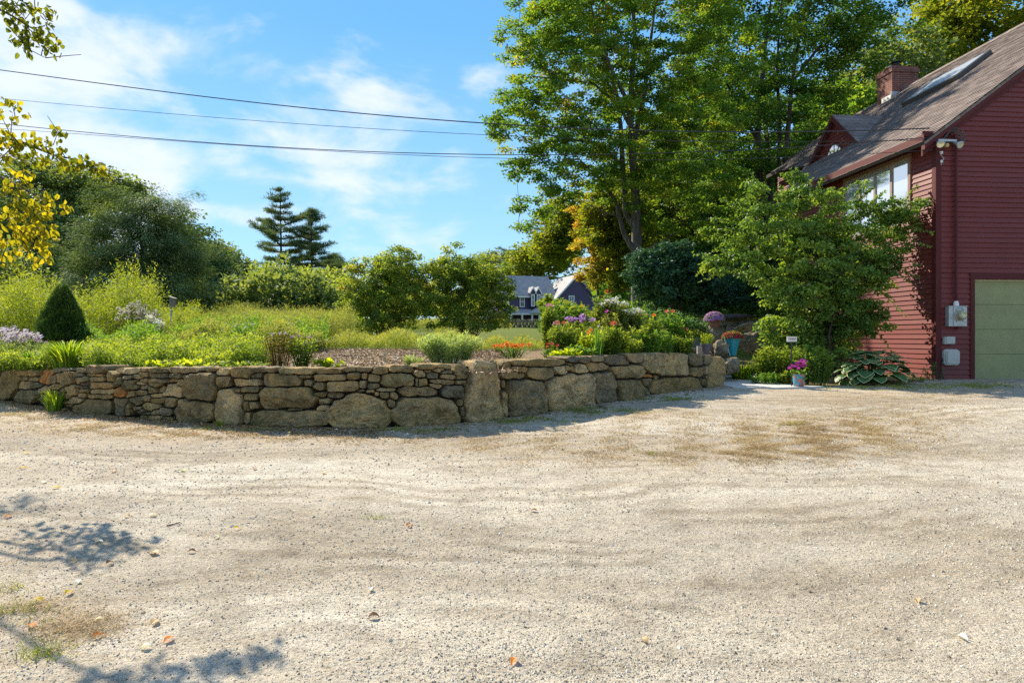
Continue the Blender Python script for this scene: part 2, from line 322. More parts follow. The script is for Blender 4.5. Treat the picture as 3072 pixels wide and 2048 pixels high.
def soilmat(name, cols, scale=22):
    m, t, b, o = newmat(name); v = objco(t); n = noisen(t, scale, 6, .7, v); g = noisen(t, .5, 4, .6, v)
    c = ramp(t, n, [(.3, cols[0]), (.5, cols[1]), (.7, cols[2])]); c = mixc(t, .5, c, ramp(t, g, [(.3, (.6, .6, .6)), (.7, (1, 1, 1))]), 'MULTIPLY')
    gr = ramp(t, n, [(.3, (.05, .075, .012)), (.6, (.15, .18, .03)), (.8, (.22, .23, .05))])
    c = mixc(t, attr(t), c, gr)
    Lk(t, c, b.inputs['Base Color']); b.inputs['Roughness'].default_value = .95; b.inputs['Specular IOR Level'].default_value = .1; bump(t, b, n, 1, .05); return m
MULCH = soilmat('garden_mulch', [(.11, .065, .035), (.28, .19, .11), (.46, .36, .24)])
EARTH = plain('dark_earth', (.035, .028, .02), .95, .3, 20, .5)

def stonemat(name='wall_stone', cols=None, lich=1.0):
    m, t, b, o = newmat(name); v = objco(t); a = attr(t)
    cols = cols or [(0, (.24, .185, .09)), (.15, (.50, .39, .22)), (.3, (.27, .22, .13)), (.42, (.22, .20, .15)), (.52, (.42, .32, .18)), (.66, (.60, .48, .30)), (.78, (.20, .18, .14)), (.92, (.48, .34, .17)), (1, (.55, .25, .09))]
    c = ramp(t, a, cols)
    n1 = noisen(t, 5, 6, .65, v, .4); n2 = noisen(t, 26, 6, .75, v); n3 = noisen(t, 110, 3, .7, v)
    c = mixc(t, .85, c, ramp(t, n1, [(.3, (.35, .35, .33)), (.48, (1, 1, 1)), (.66, (1.4, 1.3, 1.12))]), 'MULTIPLY')
    c = mixc(t, .8, c, ramp(t, n2, [(.32, (.42, .42, .40)), (.5, (1, 1, 1)), (.7, (1.3, 1.25, 1.15))]), 'MULTIPLY')
    c = mixc(t, .22, c, ramp(t, n3, [(.35, (.5, .5, .5)), (.55, (1, 1, 1)), (.75, (1.4, 1.4, 1.35))]), 'MULTIPLY')
    nh = noisen(t, 2.6, 5, .6, objco(t, (1.2, 1.2, 1.9)), 1.0)
    c = mixc(t, .75, c, ramp(t, nh, [(.3, (.62, .66, .60)), (.44, (1.05, 1.0, .86)), (.55, (1.35, 1.15, .80)), (.68, (.90, .92, .82))]), 'MULTIPLY')
    li = ramp(t, noisen(t, 9, 7, .75, v, .8), [(.60, (0, 0, 0)), (.68, (1, 1, 1))])
    c = mixc(t, M('MULTIPLY', li, .45*lich, nt=t), c, (.25, .25, .16))
    mo = ramp(t, noisen(t, 3.2, 6, .7, v, .5), [(.52, (0, 0, 0)), (.66, (1, 1, 1))])
    c = mixc(t, M('MULTIPLY', mo, .5*lich, nt=t), c, (.10, .105, .02))
    bl = ramp(t, noisen(t, 13, 6, .8, v, .3), [(.34, (1, 1, 1)), (.42, (0, 0, 0))]); c = mixc(t, M('MULTIPLY', bl, .6, nt=t), c, (.045, .042, .036))
    wl = ramp(t, noisen(t, 34, 5, .8, objco(t, (1, 1.3, .8)), .6), [(.62, (0, 0, 0)), (.68, (1, 1, 1))]); c = mixc(t, M('MULTIPLY', wl, .28*lich, nt=t), c, (.42, .42, .33))
    Lk(t, c, b.inputs['Base Color']); b.inputs['Roughness'].default_value = .92; b.inputs['Specular IOR Level'].default_value = .2
    h = M('ADD', M('MULTIPLY', n2, .8, nt=t), M('ADD', M('MULTIPLY', n1, .9, nt=t), M('MULTIPLY', n3, .35, nt=t), nt=t), nt=t); bump(t, b, h, 1.0, .06)
    return m
STONE = stonemat()
BOULDER = stonemat('grey_boulder_stone', [(0, (.20, .185, .155)), (1, (.32, .29, .24))], .6)

# ------------------------------------------------------------------ the ground
def fbm(x, y): return .5*np.sin(x*1.3+y*.7+1)+.3*np.sin(x*2.9-y*2.1+2)+.2*np.sin(x*6.1+y*5.3)+.15*np.sin(-x*11+y*13)
PXS = np.concatenate([np.linspace(-9000, -800, 14), np.linspace(-600, -60, 12), np.linspace(-30, 3100, 340), np.linspace(3160, 4200, 12), np.linspace(4600, 12000, 12)])
STRAW = [(2440, 1280, 280, 42, 1.4), (2500, 1300, 260, 60, 1.3), (2250, 1350, 260, 40, 1.1), (1800, 1355, 420, 46, .95), (1450, 1345, 260, 30, .8), (2600, 1190, 340, 26, 1.1), (1850, 1240, 340, 28, .9),
         (60, 1245, 220, 32, 1.6), (300, 1285, 300, 32, 1.7), (600, 1305, 300, 26, 1.6), (900, 1312, 300, 24, 1.4), (1200, 1300, 260, 20, 1.1), (60, 1830, 190, 90, 1.0), (250, 1880, 300, 90, .8), (100, 1640, 300, 80, .7), (250, 1980, 600, 90, .7), (700, 2000, 500, 80, .5),
         (2850, 1165, 320, 24, 1.2), (2900, 1700, 300, 200, .35)]
def straw_val(px, py):
    v = 0*px
    for (a, b_, c, d, e) in STRAW: v = np.maximum(v, e*np.exp(-(((px-a)/c)**2+((py-b_)/d)**2)))
    return v
def terrain():
    na = len(PXS); nr = 190
    E = edge(PXS)
    t = (np.arange(nr)/(nr-1))
    Y = .9*(E[None]/.9)**(t[:, None]**.85)
    PX = np.broadcast_to(PXS, Y.shape); X = (PX-CX)/F*Y; Z = zdrive(Y)+.012*fbm(X, Y)*np.clip((E[None]-Y)*2, 0, 1)
    PY = HY-(Z-CAMZ)/Y*F
    idx = np.arange(nr*na).reshape(nr, na)
    q = np.stack([idx[:-1, :-1], idx[:-1, 1:], idx[1:, 1:], idx[1:, :-1]], -1).reshape(-1, 4)
    b = MB(); b.add(np.stack([X, Y, Z], -1).reshape(-1, 3), q, None, np.clip(straw_val(PX, PY), 0, 1).ravel())
    o = b.build('driveway', GRAVEL, smooth=True); tag(o, kind='structure')
    # land behind the wall
    k = np.concatenate([[0, .16, .30], .3+np.cumsum(.10*1.045**np.arange(150))]); k = k[k < 1500]
    Y = E[None]+k[:, None]; PX = np.broadcast_to(PXS, Y.shape); X = (PX-CX)/F*Y
    Zg = zgard(X, Y)+np.where(Y < 60, .02*fbm(X, Y), .25*fbm(X/12, Y/12))
    Z = Zg.copy(); ramp_ = (PX > 2150)
    Z[0] = zdrive(Y[0])-.02; Z[1] = np.where(ramp_[1], Zg[1], zdrive(Y[1])-.02+.0)
    lawn = np.clip((Y-15.5)/2, 0, 1); lawn = np.maximum(lawn, np.clip((750-PX)/150, 0, 1)*.7); lawn = np.where(PX > 2150, np.maximum(lawn, .35), lawn)
    idx = np.arange(Y.size).reshape(Y.shape)
    q = np.stack([idx[:-1, :-1], idx[:-1, 1:], idx[1:, 1:], idx[1:, :-1]], -1).reshape(-1, 4)
    b = MB(); b.add(np.stack([X, Y, Z], -1).reshape(-1, 3), q, None, lawn.ravel())
    o = b.build('ground', MULCH, smooth=True); tag(o, kind='structure')
    # the land behind the photographer
    b = MB(); b.add([(-3000, -3000, -1.2), (3000, -3000, -1.2), (3000, 3000, -1.2), (-3000, 3000, -1.2)], [(0, 1, 2, 3)], None, .8)
    o = b.build('distant_ground', MULCH); tag(o, kind='structure')
    b = MB(); xs = np.linspace(-40, 40, 60); ys = np.linspace(-45, .9, 36); X, Y = np.meshgrid(xs, ys)
    Z = zdrive(Y)-.012+.012*fbm(X, Y)
    idx = np.arange(X.size).reshape(X.shape); q = np.stack([idx[:-1, :-1], idx[:-1, 1:], idx[1:, 1:], idx[1:, :-1]], -1).reshape(-1, 4)
    b.add(np.stack([X, Y, Z], -1).reshape(-1, 3), q, None, 0.0); o = b.build('parking_area', GRAVEL, smooth=True); tag(o, kind='structure')
terrain()

# ------------------------------------------------------------------ the dry stone wall
def build_wall():
    S = []
    def add(lst, sx, ox, oy):
        for r in lst: S.append([r[0]/sx+ox, r[1]/sx+oy, r[2]/sx+ox, r[3]/sx+oy, r[4] if len(r) > 4 else 3.2])
    add([(-120, 940, 0, 1100), (0, 938, 140, 1165, 3), (145, 940, 310, 990), (160, 990, 245, 1020), (145, 1025, 250, 1090), (125, 1095, 320, 1195), (310, 945, 400, 1050, 5), (400, 980, 470, 1050), (425, 925, 560, 960), (300, 1065, 400, 1125),
         (470, 950, 590, 1055), (545, 1060, 630, 1140), (545, 1145, 670, 1210), (590, 960, 680, 1000), (580, 1165, 890, 1295, 2.2), (720, 1035, 900, 1085, 5), (640, 1030, 720, 1065), (730, 1085, 925, 1125), (630, 1085, 730, 1115),
         (690, 1130, 890, 1165), (840, 950, 915, 1035, 5), (680, 960, 840, 990), (720, 990, 840, 1030), (905, 925, 1100, 968), (1100, 925, 1160, 960), (920, 1070, 990, 1155, 2), (905, 1000, 985, 1050), (985, 1020, 1090, 1090, 4),
         (1045, 975, 1130, 1015), (1165, 925, 1340, 960, 4), (1165, 965, 1320, 1005, 5), (1325, 960, 1430, 1005), (1340, 915, 1570, 962, 5), (1180, 1010, 1325, 1045), (1335, 1005, 1400, 1035), (1160, 1060, 1250, 1125), (1250, 1060, 1310, 1115),
         (1000, 1095, 1065, 1160, 2.2), (1060, 1095, 1150, 1140), (1020, 1145, 1140, 1215), (1000, 1195, 1060, 1290), (895, 1160, 1000, 1300), (1140, 1135, 1200, 1185, 2.2), (1195, 1150, 1310, 1200), (1110, 1190, 1260, 1260, 2.4), (1260, 1235, 1360, 1295, 2.2),
         (1310, 1140, 1410, 1240), (1305, 1050, 1450, 1160, 2.1), (1460, 970, 1730, 1190, 3), (1365, 1170, 1690, 1345, 2.6), (1690, 1080, 1910, 1365, 3), (1440, 975, 1490, 1020), (1400, 1010, 1460, 1070), (320, 1130, 500, 1220)], 2.613, 0, 750)
    add([(0, 405, 120, 455), (0, 465, 125, 555, 2.4), (120, 390, 320, 480, 2.5), (320, 395, 480, 435), (480, 400, 770, 450, 5), (775, 405, 980, 445, 5), (270, 440, 350, 485, 2.2), (125, 485, 350, 545, 4), (360, 450, 690, 545, 3.2), (690, 490, 760, 550), (650, 455, 755, 480),
         (755, 450, 1010, 500, 5), (205, 548, 345, 590, 6), (150, 560, 205, 590), (218, 600, 335, 655), (215, 660, 265, 740), (265, 665, 340, 720), (345, 552, 790, 715, 4.5), (270, 735, 870, 855, 3.4), (215, 745, 265, 830), (755, 515, 855, 580, 2.2),
         (860, 505, 1120, 588, 3), (755, 590, 865, 625), (870, 590, 1000, 640, 2.4), (810, 640, 895, 683, 5), (795, 690, 880, 740, 5), (550, 712, 690, 730, 5), (890, 592, 1355, 900, 2.15), (985, 390, 1090, 432, 2.3), (1030, 435, 1130, 490, 2.6), (1095, 395, 1222, 430),
         (1140, 440, 1180, 490), (1187, 450, 1285, 515, 2.1), (1225, 392, 1345, 450), (1350, 380, 1540, 440, 3), (1298, 445, 1545, 545, 3.2), (1180, 517, 1270, 565), (1100, 567, 1160, 590), (1125, 500, 1175, 560), (1170, 572, 1240, 600), (1250, 555, 1408, 585),
         (1280, 588, 1355, 640), (1357, 590, 1425, 650, 2.3), (1338, 642, 1395, 715), (1240, 590, 1275, 625), (1552, 370, 1850, 410, 4), (1545, 415, 1640, 475, 2.5), (1643, 430, 1742, 485), (1745, 415, 1850, 450), (1752, 452, 1890, 487), (1855, 378, 1982, 495, 4),
         (1550, 480, 1573, 545), (1577, 487, 1655, 550), (1658, 490, 1873, 530, 6), (1877, 497, 1965, 535, 5), (1417, 547, 1745, 620, 3.2), (1757, 540, 1945, 635, 3.2), (1380, 632, 1900, 850, 2.9), (1880, 642, 1930, 695, 2.4), (1905, 700, 1935, 775),
         (1945, 345, 2225, 815, 6)], 2.613, 650, 950)
    add([(245, 1005, 335, 1070, 2.4), (335, 990, 440, 1035, 2.6), (442, 987, 775, 1045, 5), (342, 1042, 465, 1095), (250, 1078, 450, 1140, 4), (257, 1147, 303, 1213, 5), (272, 1216, 298, 1445, 6), (308, 1135, 608, 1440, 3.4), (462, 1047, 690, 1150, 2.6), (667, 1032, 785, 1112, 3),
         (787, 1015, 830, 1050), (777, 965, 960, 1013, 3.5), (827, 1025, 940, 1100, 2.6), (942, 1012, 1100, 1080, 2.8), (967, 960, 1070, 1005), (1068, 955, 1270, 1033, 2.8), (1222, 938, 1365, 1010, 3), (612, 1100, 1000, 1385, 5), (1003, 1075, 1150, 1335, 3.4),
         (1117, 1037, 1370, 1135, 4), (1157, 1140, 1370, 1310, 2.8), (1372, 1100, 1455, 1130, 2.2), (1457, 1105, 1505, 1150, 2.2), (1372, 1137, 1440, 1200), (1375, 1205, 1425, 1255, 2.2), (1402, 942, 1740, 1115, 3.6), (1430, 1130, 1830, 1262, 2.9), (1742, 942, 1848, 1040, 2.6),
         (1760, 1045, 1860, 1122, 2.6), (1852, 958, 1900, 1030), (1842, 1140, 1885, 1190, 2.2), (1875, 972, 2010, 1200, 3.4), (1862, 1035, 1880, 1110)], 2.614, 1400, 700)
    TP = np.array([(-60, 1106), (0, 1108), (60, 1107), (150, 1106), (230, 1103), (350, 1104), (480, 1102), (600, 1101), (700, 1100), (830, 1102), (1000, 1106), (1070, 1098), (1240, 1092), (1400, 1090), (1440, 1083), (1490, 1084), (1560, 1077), (1690, 1070), (1800, 1064), (1920, 1058), (2060, 1056), (2110, 1062), (2170, 1072)], float)
    BP = np.array([(-60, 1195), (0, 1197), (60, 1205), (200, 1236), (230, 1244), (383, 1249), (560, 1265), (720, 1273), (975, 1279), (1167, 1285), (1377, 1270), (1492, 1256), (1630, 1240), (1783, 1216), (1936, 1186), (2012, 1180), (2150, 1161), (2170, 1158)], float)
    top = lambda x: np.interp(x, TP[:, 0], TP[:, 1]); bot = lambda x: np.interp(x, BP[:, 0], BP[:, 1])
    # chink stones where the big ones leave room
    S = [s for s in S]
    def metric(arr, x, y):
        cx = (arr[:, 0]+arr[:, 2])/2; cy = (arr[:, 1]+arr[:, 3])/2; hw = (arr[:, 2]-arr[:, 0])/2; hh = (arr[:, 3]-arr[:, 1])/2; p = arr[:, 4]
        return ((np.abs((x-cx)/hw)**p+np.abs((y-cy)/hh)**p)**(1/p))
    rr = random.Random(3); tries = 0
    A_ = np.array(S)
    while tries < 5000:
        tries += 1
        x = rr.uniform(-50, 2160); y = rr.uniform(top(x)+6, bot(x)-4)
        k = metric(A_, x, y).min()
        if k > 1.28:
            sc_ = rr.uniform(.6, 1.3); wd = rr.uniform(10, 24)*sc_; ht = rr.uniform(6, 12)*sc_
            A_ = np.vstack([A_, [x-wd, y-ht, x+wd, y+ht, 2.8]])
    nS = len(A_)
    Wt = root('stone_wall', 'long curved dry stone retaining wall of fieldstones around the raised garden bed', 'wall', (0, 8.2, .24))
    na = 44; th = np.arange(na)/na*2*math.pi
    area = (A_[:, 2]-A_[:, 0])*(A_[:, 3]-A_[:, 1]); order = np.argsort(-area)
    small = MB(); 
    for rank, i in enumerate(order):
        s = A_[i]; cx, cy = (s[0]+s[2])/2, (s[1]+s[3])/2; hw, hh = (s[2]-s[0])/2, (s[3]-s[1])/2
        near = np.where((np.abs((A_[:, 0]+A_[:, 2])/2-cx) < hw+90) & (np.arange(nS) != i) & (np.abs((A_[:, 1]+A_[:, 3])/2-cy) < hh+110))[0]
        NB = A_[near]
        o = []
        for a in th:
            dx, dy = math.cos(a), math.sin(a)
            rmax = 1/((abs(dx/hw)**s[4]+abs(dy/hh)**s[4])**(1/s[4]))*1.22
            r_ = 0
            for kk in range(6, 29):
                r_ = rmax*kk/28; x = cx+dx*r_; y = cy+dy*r_
                own = 1.22*kk/28
                if len(NB) and metric(NB, x, y).min() < own: r_ = rmax*(kk-1)/28; break
                if y < min(top(x), s[1])-1 or y > max(bot(x)+10, s[3]): break
            o.append(r_)
        o = np.array(o); o = .76*o+.12*(np.roll(o, 1)+np.roll(o, -1)); o *= 1-.07*np.abs(np.sin(th*rr.uniform(1.5, 3.5)+rr.uniform(0, 6)))
        o = np.maximum(o-1.5, 2.5)
        fac = [(rr.uniform(.55, 1.25), rr.uniform(-.75, .75), rr.uniform(-.75, .75)) for _ in range(3)]
        ox = cx+np.cos(th)*o; oy = cy+np.sin(th)*o
        if abs(cx-1452) < 25 and hh > 70: ox = cx+(ox-cx)*(.93+.16*(oy-cy)/hh); fac = [(1, 0, 0)]
        if cx < 60 and hh > 35: ox = ox-.22*(oy-cy)
        if abs(cx-732) < 40 and hh > 45: ox = cx+(ox-cx)*(.95+.14*(oy-cy)/hh)
        Yc = edge(cx); tan = np.array(at(cx+15, HY, edge(cx+15)))-np.array(at(cx-15, HY, edge(cx-15))); tan[2] = 0; tan /= np.linalg.norm(tan)
        nrm = np.array([tan[1], -tan[0], 0])
        ppm = F/Yc; size = min(hw, hh)/ppm
        bul = min(.085, .03+.35*size)*rr.uniform(.7, 1.15); off = rr.uniform(-.02, .03)
        if hw*hh > 4200: bul = .07; off = .0
        tilt = rr.uniform(-.12, .12)
        V = []
        for (sc_, d) in [(.97, -.36), (1.0, -.10), (1.0, -.03), (.99, .45*bul), (.955, .88*bul), (.88, 1.0*bul), (.79, 1.01*bul), (.70, 1.0*bul), (.60, 1.0*bul), (.50, 1.0*bul), (.38, 1.0*bul), (.24, 1.0*bul), (.12, 1.0*bul)]:
            x = cx+(ox-cx)*sc_; y = cy+(oy-cy)*sc_
            P = at(x, y, edge(x))
            dd = off+d+tilt*((y-cy)/max(hh, 1))*size*.4*(d > -.05)
            if d > 0:
                uu = (x-cx)/hw; vv = (y-cy)/hh; hfac = np.min([np.minimum(1, f0-f1*uu-f2*vv) for f0, f1, f2 in fac], axis=0); dd = off+d*np.clip(hfac, .15, 1)+tilt*vv*size*.4
            P = P+nrm[None]*np.reshape(dd, (-1, 1))
            if d > -.2:
                for q_ in range(len(P)):
                    v = Vector(P[q_]); nn = mnoise.noise(v*4.5)*.6+mnoise.noise(v*12)*.5+mnoise.noise(v*30)*.35
                    P[q_] += nrm*nn*min(.075, .022+size*.15)*(1 if d > 0 else .4)
                    P[q_][2] += mnoise.noise(v*9+Vector((5, 1, 2)))*.012
            V.append(P)
        cpt = at(cx, cy, edge(cx))+nrm*(off+bul*min(1, min(f[0] for f in fac))); V = np.vstack(V+[cpt[None]])
        q = [(k*na+j, (k+1)*na+j, (k+1)*na+(j+1) % na, k*na+(j+1) % na) for k in range(12) for j in range(na)]
        t = [(12*na+j, 13*na, 12*na+(j+1) % na) for j in range(na)]
        rv = rr.random()*.9
        if area[i] > 4200: rv = rr.choice([.05, .15, .22, .3, .45, .58, .62, .9])
        if abs(cx-1452) < 25 and hh > 70: rv = .60
        if (abs(cx-365) < 12 and abs(cy-1176) < 12) or (abs(cx-1941) < 12 and abs(cy-1126) < 8) or (abs(cx-135) < 12 and abs(cy-1131) < 10): rv = 1.0
        if rank < 100:
            b = MB(); b.add(V, q, t, rv); ob = b.build('stone', STONE, Wt, smooth=False)
            if abs(cx-1452) < 25 and hh > 70: ob['label'] = 'tall standing slab with drilled holes breaking the wall'
        else: small.add(V, q, t, rv)
        if abs(cx-1452) < 25 and hh > 70:
            hb = MB()
            for hx, hy, hr in ((1440, 1120, 4.5), (1441, 1132, 3.0), (1439, 1103, 2.0)):
                P0 = at(hx, hy, edge(hx))+nrm*(off+bul*1.25); a8 = np.arange(10)/10*2*math.pi
                ring = P0+(np.cos(a8)[:, None]*tan+np.sin(a8)[:, None]*np.array([0, 0, 1.]))*hr/ppm
                ri = ring-nrm*.03; hb.add(np.vstack([ring, ri, (P0-nrm*.03)[None]]), [(j, (j+1) % 10, 10+(j+1) % 10, 10+j) for j in range(10)], [(20, 10+j, 10+(j+1) % 10) for j in range(10)], .5)
            hb.build('drill_hole', EARTH, ob)
    so = small.build('small_stone', STONE, Wt, smooth=False); so['kind'] = 'stuff'
    xs = np.linspace(-60, 2150, 120); Yb = edge(xs)+.10; b = MB(); n = len(xs)
    rows = [at(xs, bot(xs)+8, Yb), at(xs, top(xs)+9, Yb), at(xs, top(xs)+9, Yb)*1]
    rows[2] = rows[1]*np.array([1, 1, 1])+np.stack([rows[1][:, 0]/rows[1][:, 1]*.28, np.full(n, .28), 0*xs], -1)
    V = np.vstack(rows); q = [(k*n+j, k*n+j+1, (k+1)*n+j+1, (k+1)*n+j) for k in range(2) for j in range(n-1)]
    b.add(V, q); b.build('rubble_core', EARTH, Wt)
build_wall()

# ------------------------------------------------------------------ the red house
def sidingmat(name, col, scale=1):
    m, t, b, o = newmat(name); v = objco(t, (3, 3, 40)); n = noisen(t, 1.5, 4, .6, v); g = noisen(t, 1.2, 4, .6, objco(t))
    c = ramp(t, n, [(.3, tuple(x*.86 for x in col)), (.7, tuple(x*1.1 for x in col))]); c = mixc(t, .5, c, ramp(t, g, [(.3, (.75, .75, .75)), (.7, (1.1, 1.1, 1.1))]), 'MULTIPLY')
    c = mixc(t, M('MULTIPLY', attr(t), .22, nt=t), c, (.16, .05, .045))
    Lk(t, c, b.inputs['Base Color']); b.inputs['Roughness'].default_value = .5; b.inputs['Specular IOR Level'].default_value = .35; b.inputs['Sheen Weight'].default_value = .14; b.inputs['Sheen Roughness'].default_value = .45; b.inputs['Sheen Tint'].default_value = (1, .72, .70, 1); bump(t, b, n, .25, .004); return m
SIDING = sidingmat('barn_red_siding', (.150, .018, .012))
TRIM = plain('dark_red_trim', (.085, .013, .012), .6, .12, 4, spec=.25)
def shinglemat():
    m, t, b, o = newmat('weathered_shingle'); v = objco(t)
    br = N(t, 'ShaderNodeTexBrick', offset=.5, i={'Scale': 1.0, 'Mortar Size': .004, 'Brick Width': .32, 'Row Height': .14, 'Color1': (.17, .135, .12, 1), 'Color2': (.26, .21, .185, 1), 'Mortar': (.07, .055, .05, 1), 'Bias': 0.0}); Lk(t, v, br.inputs[0])
    n = noisen(t, 2.2, 6, .7, v); n2 = noisen(t, 60, 3, .7, v)
    c = mixc(t, .8, br.outputs[0], ramp(t, n, [(.3, (.6, .6, .6)), (.7, (1.3, 1.25, 1.2))]), 'MULTIPLY'); c = mixc(t, .5, c, ramp(t, n2, [(.3, (.6, .6, .6)), (.7, (1.3, 1.3, 1.3))]), 'MULTIPLY')
    Lk(t, c, b.inputs['Base Color']); b.inputs['Roughness'].default_value = .9; b.inputs['Specular IOR Level'].default_value = .25; bump(t, b, n2, .5, .01); return m
SHINGLE = shinglemat()
def brickmat():
    m, t, b, o = newmat('chimney_brick'); c_ = N(t, 'ShaderNodeTexCoord')
    sx = N(t, 'ShaderNodeSeparateXYZ'); Lk(t, c_.outputs['Object'], sx.inputs[0]); cb = N(t, 'ShaderNodeCombineXYZ')
    Lk(t, M('ADD', sx.outputs[0], sx.outputs[1], nt=t), cb.inputs[0]); Lk(t, sx.outputs[2], cb.inputs[1])
    br = N(t, 'ShaderNodeTexBrick', i={'Scale': 1.0, 'Mortar Size': .008, 'Brick Width': .21, 'Row Height': .075, 'Color1': (.14, .035, .026, 1), 'Color2': (.22, .065, .042, 1), 'Mortar': (.22, .16, .13, 1)}); Lk(t, cb.outputs[0], br.inputs[0])
    n = noisen(t, 5, 6, .7); Lk(t, mixc(t, .7, br.outputs[0], ramp(t, n, [(.3, (.5, .5, .5)), (.7, (1.3, 1.25, 1.25))]), 'MULTIPLY'), b.inputs['Base Color']); b.inputs['Roughness'].default_value = .9
    bump(t, b, br.outputs['Fac'], -.4, .01); return m
BRICK = brickmat()
WHITE = plain('white_paint', (.72, .71, .68), .5, .05, 6)
METAL = plain('galvanised_metal', (.42, .43, .42), .45, .15, 12, 0, .5)
GREYPL = plain('grey_plastic', (.42, .42, .38), .5, .06, 10)
def glassmat(name='window_glass', base=(.30, .33, .36), metal=.55):
    m, t, b, o = newmat(name); b.inputs['Base Color'].default_value = (*base, 1); b.inputs['Metallic'].default_value = metal; b.inputs['Roughness'].default_value = .04
    b.inputs['Specular IOR Level'].default_value = 1; bump(t, b, noisen(t, 1.5, 2, .5, objco(t)), .05, .02); return m
GLASS = glassmat('window_glass', (.75, .80, .86), .75); DGLASS = glassmat('dark_window_glass', (.05, .055, .06), .0)

HROT = math.atan2(.0948, .9955)
HX, HYY, HZ = 8.757, 14.1, .42
H = root('red_house', 'barn red clapboard house with shingled roof and green garage door beside the gravel drive', 'house', (HX, HYY, HZ), rot=HROT)
PITCH = .74; EAVE = 5.08
def rz(a): return EAVE+PITCH*a if a <= 6.2 else EAVE+PITCH*(12.4-a)
def siding_strip(mb, p0, p1, h0, h1, out, top=None, expo=.105, lap=.024):
    """clapboards from p0 to p1 (plan), heights h0..h1; out = outward unit normal (plan); top(s)->height limit given s in 0..1"""
    p0 = np.array(p0, float); p1 = np.array(p1, float); L = np.linalg.norm(p1-p0); n = int(math.ceil((h1-h0)/expo)); rr = random.Random(int(L*100)); o3 = np.array([*out, 0.])
    for k in range(n):
        z0 = h0+k*expo; z1 = min(z0+expo, h1)
        s0, s1 = 0., 1.
        if top is not None:
            ss = np.linspace(0, 1, 241); ok = ss[top(ss) >= z0]
            if len(ok) < 2: continue
            s0, s1 = ok[0], ok[-1]
        cuts = [s0]; x = s0
        while True:
            x += rr.uniform(2.2, 4.2)/L
            if x >= s1-.4/L: break
            cuts.append(x)
        cuts.append(s1)
        for c0, c1 in zip(cuts[:-1], cuts[1:]):
            c1 -= .002/L; a = p0+(p1-p0)*c0; b = p0+(p1-p0)*c1; j = rr.uniform(-.002, .002)
            zt0 = z1; zt1 = z1
            A = np.array([a[0], a[1], z0])+o3*(lap+j); B = np.array([b[0], b[1], z0])+o3*(lap+j); Cc = np.array([b[0], b[1], z1+.004])+o3*.002; D = np.array([a[0], a[1], z1+.004])+o3*.002
            A2 = np.array([a[0], a[1], z0]); B2 = np.array([b[0], b[1], z0])
            mb.add([A, B, Cc, D, A2, B2], [(0, 1, 2, 3), (4, 5, 1, 0)], [(0, 3, 4), (1, 5, 2)], rr.random())
